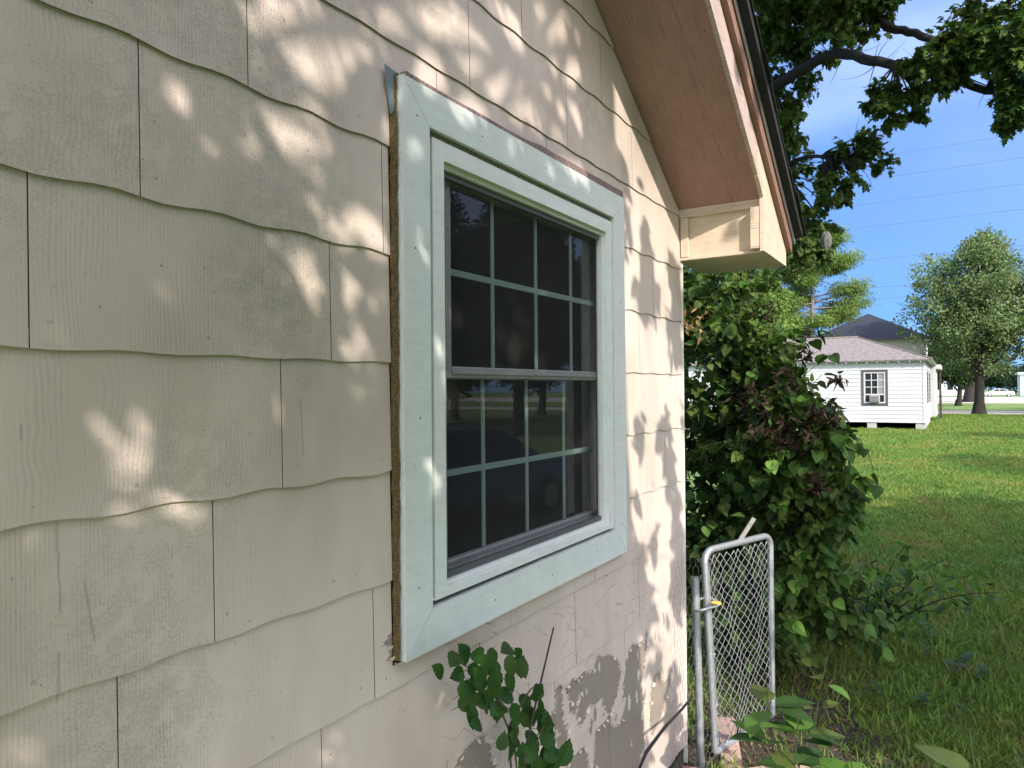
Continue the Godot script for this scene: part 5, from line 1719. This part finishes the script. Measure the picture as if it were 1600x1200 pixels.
# ---------------------------------------------------------------- the scene
func _ready() -> void:
	rng.seed = 1
	# camera
	var cam := Camera3D.new()
	cam.name = "camera"
	cam.fov = 56.8
	cam.far = 900.0
	cam.near = 0.05
	cam.position = EYE
	cam.rotation = Vector3(deg_to_rad(0.44), deg_to_rad(32.0), deg_to_rad(-0.45))
	add_child(cam)
	cam.current = true
	cam_basis = Basis.from_euler(cam.rotation)
	# sky, exposure
	var sky := Sky.new()
	var sm := PanoramaSkyMaterial.new()
	sm.panorama = sky_picture()
	sky.sky_material = sm
	var env := Environment.new()
	env.background_mode = Environment.BG_SKY
	env.sky = sky
	env.tonemap_mode = Environment.TONE_MAPPER_LINEAR
	env.tonemap_exposure = 2.45
	env.background_energy_multiplier = 1.0
	env.sdfgi_enabled = true
	env.ssao_enabled = true
	env.ssil_enabled = true
	var we := WorldEnvironment.new()
	we.environment = env
	add_child(we)
	# sun
	var sun := DirectionalLight3D.new()
	sun.name = "sun"
	sun.light_energy = 0.8
	sun.light_color = Color(1.0, 0.965, 0.91)
	sun.light_angular_distance = 0.5
	sun.shadow_enabled = true
	add_child(sun)
	sun.look_at_from_position(SUN, Vector3.ZERO, Vector3.UP)

	SHADE_KEEP = noise(0.45, 3, 13)
	make_materials()
	print("materials ", Time.get_ticks_msec())
	build_ground()
	build_house()
	print("house ", Time.get_ticks_msec())
	build_neighbour()
	build_dark_house()
	build_far()
	build_wires()
	print("far ", Time.get_ticks_msec())
	build_wall_shade()
	build_lawn_shade()
	build_overhead_tree()
	build_bush()
	print("plants ", Time.get_ticks_msec())
	build_gate()
	build_debris()
	build_wall_plant()
	build_weeds()
	build_grass()
	build_litter()
	print("done ", Time.get_ticks_msec())

# clear air: deeper blue overhead, paler towards the horizon, a broad aureole of haze round the sun, thin cirrus
func sky_picture() -> ImageTexture:
	var W := 512; var H := 256
	var im := Image.create_empty(W, H, false, Image.FORMAT_RGBF)
	var a := noise(1.6, 5, 3); var b := noise(5.0, 4, 8)
	var to_sun := SUN.normalized()
	for y in H:
		var v := PI * (0.5 - (y + 0.5) / H)
		var h := maxf(0.0, sin(v))
		var t := pow(1.0 - h, 4.0)
		var air := Vector3(0.018, 0.1, 0.362).lerp(Vector3(0.078, 0.232, 0.47), t)
		for x in W:
			var u := TAU * ((x + 0.5) / W - 0.25)
			var d := Vector3(cos(v) * cos(u), sin(v), cos(v) * sin(u))
			var th := rad_to_deg(acos(clampf(d.dot(to_sun), -1.0, 1.0)))
			var c := air + Vector3(1.0, 0.95, 0.9) * 2.6 * exp(-pow(th / 47.0, 1.5))
			var e := Vector3(d.x, d.y * 3.0, d.z)
			var q := a.get_noise_3dv(e + Vector3(0.5, 0.2, 0) * b.get_noise_3dv(e * 0.4)) + 0.35 * b.get_noise_3dv(e * Vector3(0.7, 2.5, 0.7))
			c += Vector3(0.45, 0.45, 0.43) * clampf((q - 0.1) * 0.45, 0.0, 0.2)
			im.set_pixel(x, y, Color(c.x, c.y, c.z))
	return ImageTexture.create_from_image(im)

func make_materials() -> void:
	M.shingle = wall_material()
	M.felt = mat(0.03, 0.026, 0.022, 0.95)
	M.cream = mottled([[0.6, 0.53, 0.41], [0.64, 0.57, 0.45]], 0.02, Vector3.ONE, 0.7)
	M.cream_wood = wood_material(0.60, 0.49, 0.38, 5, 0.6, 26)
	M.cream_rough = wood_material(0.60, 0.49, 0.38, 15, 0.35, 160)
	M.soffit = wood_material(0.35, 0.205, 0.17, 6, 0.45, 90)
	M.soffit.uv1_triplanar = false
	M.soffit.uv1_scale = Vector3.ONE
	M.fascia = wood_material(0.50, 0.38, 0.34, 7, 0.35, 200)
	M.trim_brown = wood_material(0.25, 0.14, 0.105, 8, 0.45, 90)
	M.trim_white = mottled([[0.62, 0.6, 0.54], [0.7, 0.68, 0.62]], 0.03, Vector3.ONE * 0.5, 0.5)
	M.casing = trim_paint(0.71, 0.75, 0.735, 3)
	M.nail = mat(0.16, 0.13, 0.11, 0.7)
	M.flake = mat(0.62, 0.53, 0.44, 0.7)
	M.leaf_red = leaf_mat(0.07, 0.05, 0.035)
	M.frame_white = trim_paint(0.74, 0.77, 0.75, 14)
	M.frame_grey = mottled([[0.36, 0.37, 0.36], [0.5, 0.52, 0.5]], 0.03, Vector3.ONE * 0.3, 0.5)
	M.dark_grey = mat(0.09, 0.1, 0.105, 0.5)
	M.jamb = mottled([[0.22, 0.22, 0.22], [0.32, 0.32, 0.31]], 0.03, Vector3.ONE * 0.3, 0.5)
	M.sash = mottled([[0.34, 0.35, 0.35], [0.42, 0.43, 0.43]], 0.03, Vector3.ONE * 0.3, 0.5)
	M.grid_bar = mat(0.27, 0.37, 0.34, 0.4)
	M.caulk = mottled([[0.05, 0.04, 0.025], [0.2, 0.17, 0.12], [0.42, 0.4, 0.34]], 0.08, Vector3.ONE * 0.25, 0.9, 0.3, 5)
	M.mauve = mottled([[0.16, 0.1, 0.1], [0.24, 0.16, 0.155], [0.3, 0.24, 0.22]], 0.05, Vector3.ONE * 0.3, 0.75, 0.1)
	M.blue_flash = mottled([[0.13, 0.18, 0.2], [0.2, 0.25, 0.27]], 0.05, Vector3.ONE * 0.1, 0.6)
	M.foam = mottled([[0.05, 0.03, 0.012], [0.16, 0.1, 0.035], [0.3, 0.21, 0.09]], 0.06, Vector3.ONE * 0.16, 0.95, 0.5)
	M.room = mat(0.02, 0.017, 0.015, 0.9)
	var gl := StandardMaterial3D.new()
	gl.albedo_color = Color(1, 1, 1, 0.02)
	gl.transparency = BaseMaterial3D.TRANSPARENCY_ALPHA
	gl.roughness = 0.0
	M.glass = gl
	var sc := StandardMaterial3D.new()
	sc.albedo_color = Color(lin(0.016, 0.016, 0.016), 0.26)
	sc.transparency = BaseMaterial3D.TRANSPARENCY_ALPHA
	sc.roughness = 0.9
	sc.cull_mode = BaseMaterial3D.CULL_DISABLED
	M.screen = sc
	M.silver = mat(0.6, 0.62, 0.64, 0.35, 0.9)
	M.asphalt_shingle = mottled([[0.012, 0.012, 0.013], [0.035, 0.034, 0.034]], 0.2, Vector3.ONE * 0.3, 0.95, 0.3)
	M.ground = mottled([[0.085, 0.135, 0.03], [0.12, 0.205, 0.036], [0.155, 0.245, 0.05], [0.165, 0.205, 0.06]], 0.03, Vector3.ONE * 3.1, 0.95, 3.0, 2, true, 0.3)
	M.soil = mottled([[0.03, 0.025, 0.016], [0.06, 0.05, 0.032], [0.11, 0.09, 0.06]], 0.06, Vector3.ONE * 0.9, 0.97, 2.0, 4, true, 0.15)
	M.gravel = mottled([[0.36, 0.31, 0.26], [0.5, 0.45, 0.39], [0.42, 0.36, 0.3]], 0.12, Vector3.ONE * 2.0, 0.97, 1.0, 5, true)
	M.pale_road = mottled([[0.42, 0.36, 0.31], [0.52, 0.46, 0.4]], 0.05, Vector3.ONE * 6.0, 0.95, 0.0, 6, true)
	M.white_paint = mottled([[0.44, 0.445, 0.45], [0.51, 0.515, 0.52]], 0.02, Vector3.ONE * 1.2, 0.6)
	M.beige = mottled([[0.55, 0.52, 0.47], [0.6, 0.57, 0.52]], 0.02, Vector3.ONE * 1.5, 0.7)
	M.pale_wall = mat(0.62, 0.68, 0.74, 0.7)
	M.dark_trim = mat(0.07, 0.06, 0.058, 0.6)
	M.dark_wood = mat(0.045, 0.035, 0.03, 0.9)
	M.concrete = mottled([[0.3, 0.29, 0.27], [0.42, 0.41, 0.38]], 0.05, Vector3.ONE * 0.6, 0.95)
	M.grey_roof = mottled([[0.1, 0.083, 0.075], [0.21, 0.18, 0.165], [0.14, 0.12, 0.11], [0.25, 0.22, 0.2]], 0.07, Vector3(9.0, 2.2, 9.0), 0.95, 0.0, 9)
	M.dark_roof = mottled([[0.006, 0.008, 0.015], [0.024, 0.029, 0.045], [0.012, 0.016, 0.028]], 0.06, Vector3(7.0, 2.4, 7.0), 0.9, 0.0, 10)
	M.far_pane = mat(0.02, 0.022, 0.025, 0.15)
	M.curtain_pane = mat(0.22, 0.2, 0.19, 0.4)
	M.ac_grey = mat(0.3, 0.29, 0.27, 0.6)
	M.ac_dark = mat(0.12, 0.12, 0.115, 0.6)
	M.bark = mottled([[0.012, 0.01, 0.008], [0.05, 0.042, 0.035], [0.1, 0.085, 0.072]], 0.05, Vector3(0.3, 0.5, 0.3), 0.95, 6.0, 11)
	M.pine_bark = mottled([[0.13, 0.1, 0.085], [0.26, 0.21, 0.18]], 0.06, Vector3(0.5, 1.2, 0.5), 0.95, 1.0, 12)
	M.green_stem = mat(0.05, 0.065, 0.025, 0.6)
	M.cane = mottled([[0.012, 0.01, 0.012], [0.035, 0.027, 0.028]], 0.08, Vector3.ONE * 0.1, 0.6)
	M.leaf_tint = leaf_mat(1, 1, 1, true)
	M.dry_tint = leaf_mat(1, 1, 1, true, 0.8)
	M.grass = leaf_mat(1, 1, 1, true, 0.6)
	M.leaf_a = leaf_mat(0.05, 0.105, 0.022)
	M.leaf_b = leaf_mat(0.075, 0.155, 0.03)
	M.leaf_c = leaf_mat(0.032, 0.07, 0.018)
	M.leaf_d = leaf_mat(0.11, 0.21, 0.035)
	M.leaf_e = leaf_mat(0.02, 0.058, 0.012)
	M.leaf_e2 = leaf_mat(0.026, 0.07, 0.014)
	M.leaf_e3 = leaf_mat(0.03, 0.06, 0.012)
	M.leaf_f = leaf_mat(0.07, 0.1, 0.025)
	M.dead_leaf = leaf_mat(0.03, 0.018, 0.014, false, 0.8)
	M.dead_leaf_b = leaf_mat(0.05, 0.033, 0.024, false, 0.8)
	M.tan_leaf = leaf_mat(0.34, 0.23, 0.1, false, 0.8)
	M.tan_leaf_b = leaf_mat(0.22, 0.13, 0.06, false, 0.8)
	M.web = mat(0.15, 0.155, 0.14, 0.95)
	M.galv = mottled([[0.34, 0.36, 0.38], [0.5, 0.52, 0.54], [0.42, 0.44, 0.46]], 0.06, Vector3.ONE * 0.3, 0.42, 0.0, 13)
	M.galv.metallic = 0.6
	M.galv_wire = mat(0.5, 0.51, 0.52, 0.45, 0.5)
	M.rusty_wire = mottled([[0.1, 0.07, 0.05], [0.2, 0.19, 0.18], [0.3, 0.29, 0.28]], 0.05, Vector3.ONE * 0.3, 0.6)
	M.yellow = mat(0.6, 0.42, 0.08, 0.7)
	M.grey_wood = wood_material(0.3, 0.29, 0.27, 9, 0.4, 120, 0.9)
	M.pink_board = wood_material(0.45, 0.29, 0.25, 10, 0.3, 160, 0.9)
	M.tan_board = wood_material(0.46, 0.34, 0.24, 11, 0.35, 160, 0.9)
	M.brick = mottled([[0.4, 0.2, 0.15], [0.5, 0.3, 0.24]], 0.05, Vector3.ONE * 0.2, 0.95, 0.5)
	M.car_white = mat(0.75, 0.76, 0.78, 0.25)
	M.car_blue = mat(0.17, 0.19, 0.27, 0.22, 0.2)
	M.glass_grey = mat(0.4, 0.42, 0.44, 0.15)
	M.tail_red = mat(0.3, 0.02, 0.02, 0.3)
	M.rubber = mat(0.02, 0.02, 0.02, 0.9)
	M.steel = mat(0.35, 0.36, 0.38, 0.6, 0.4)
	M.wire_dark = mat(0.10, 0.13, 0.2, 0.7)
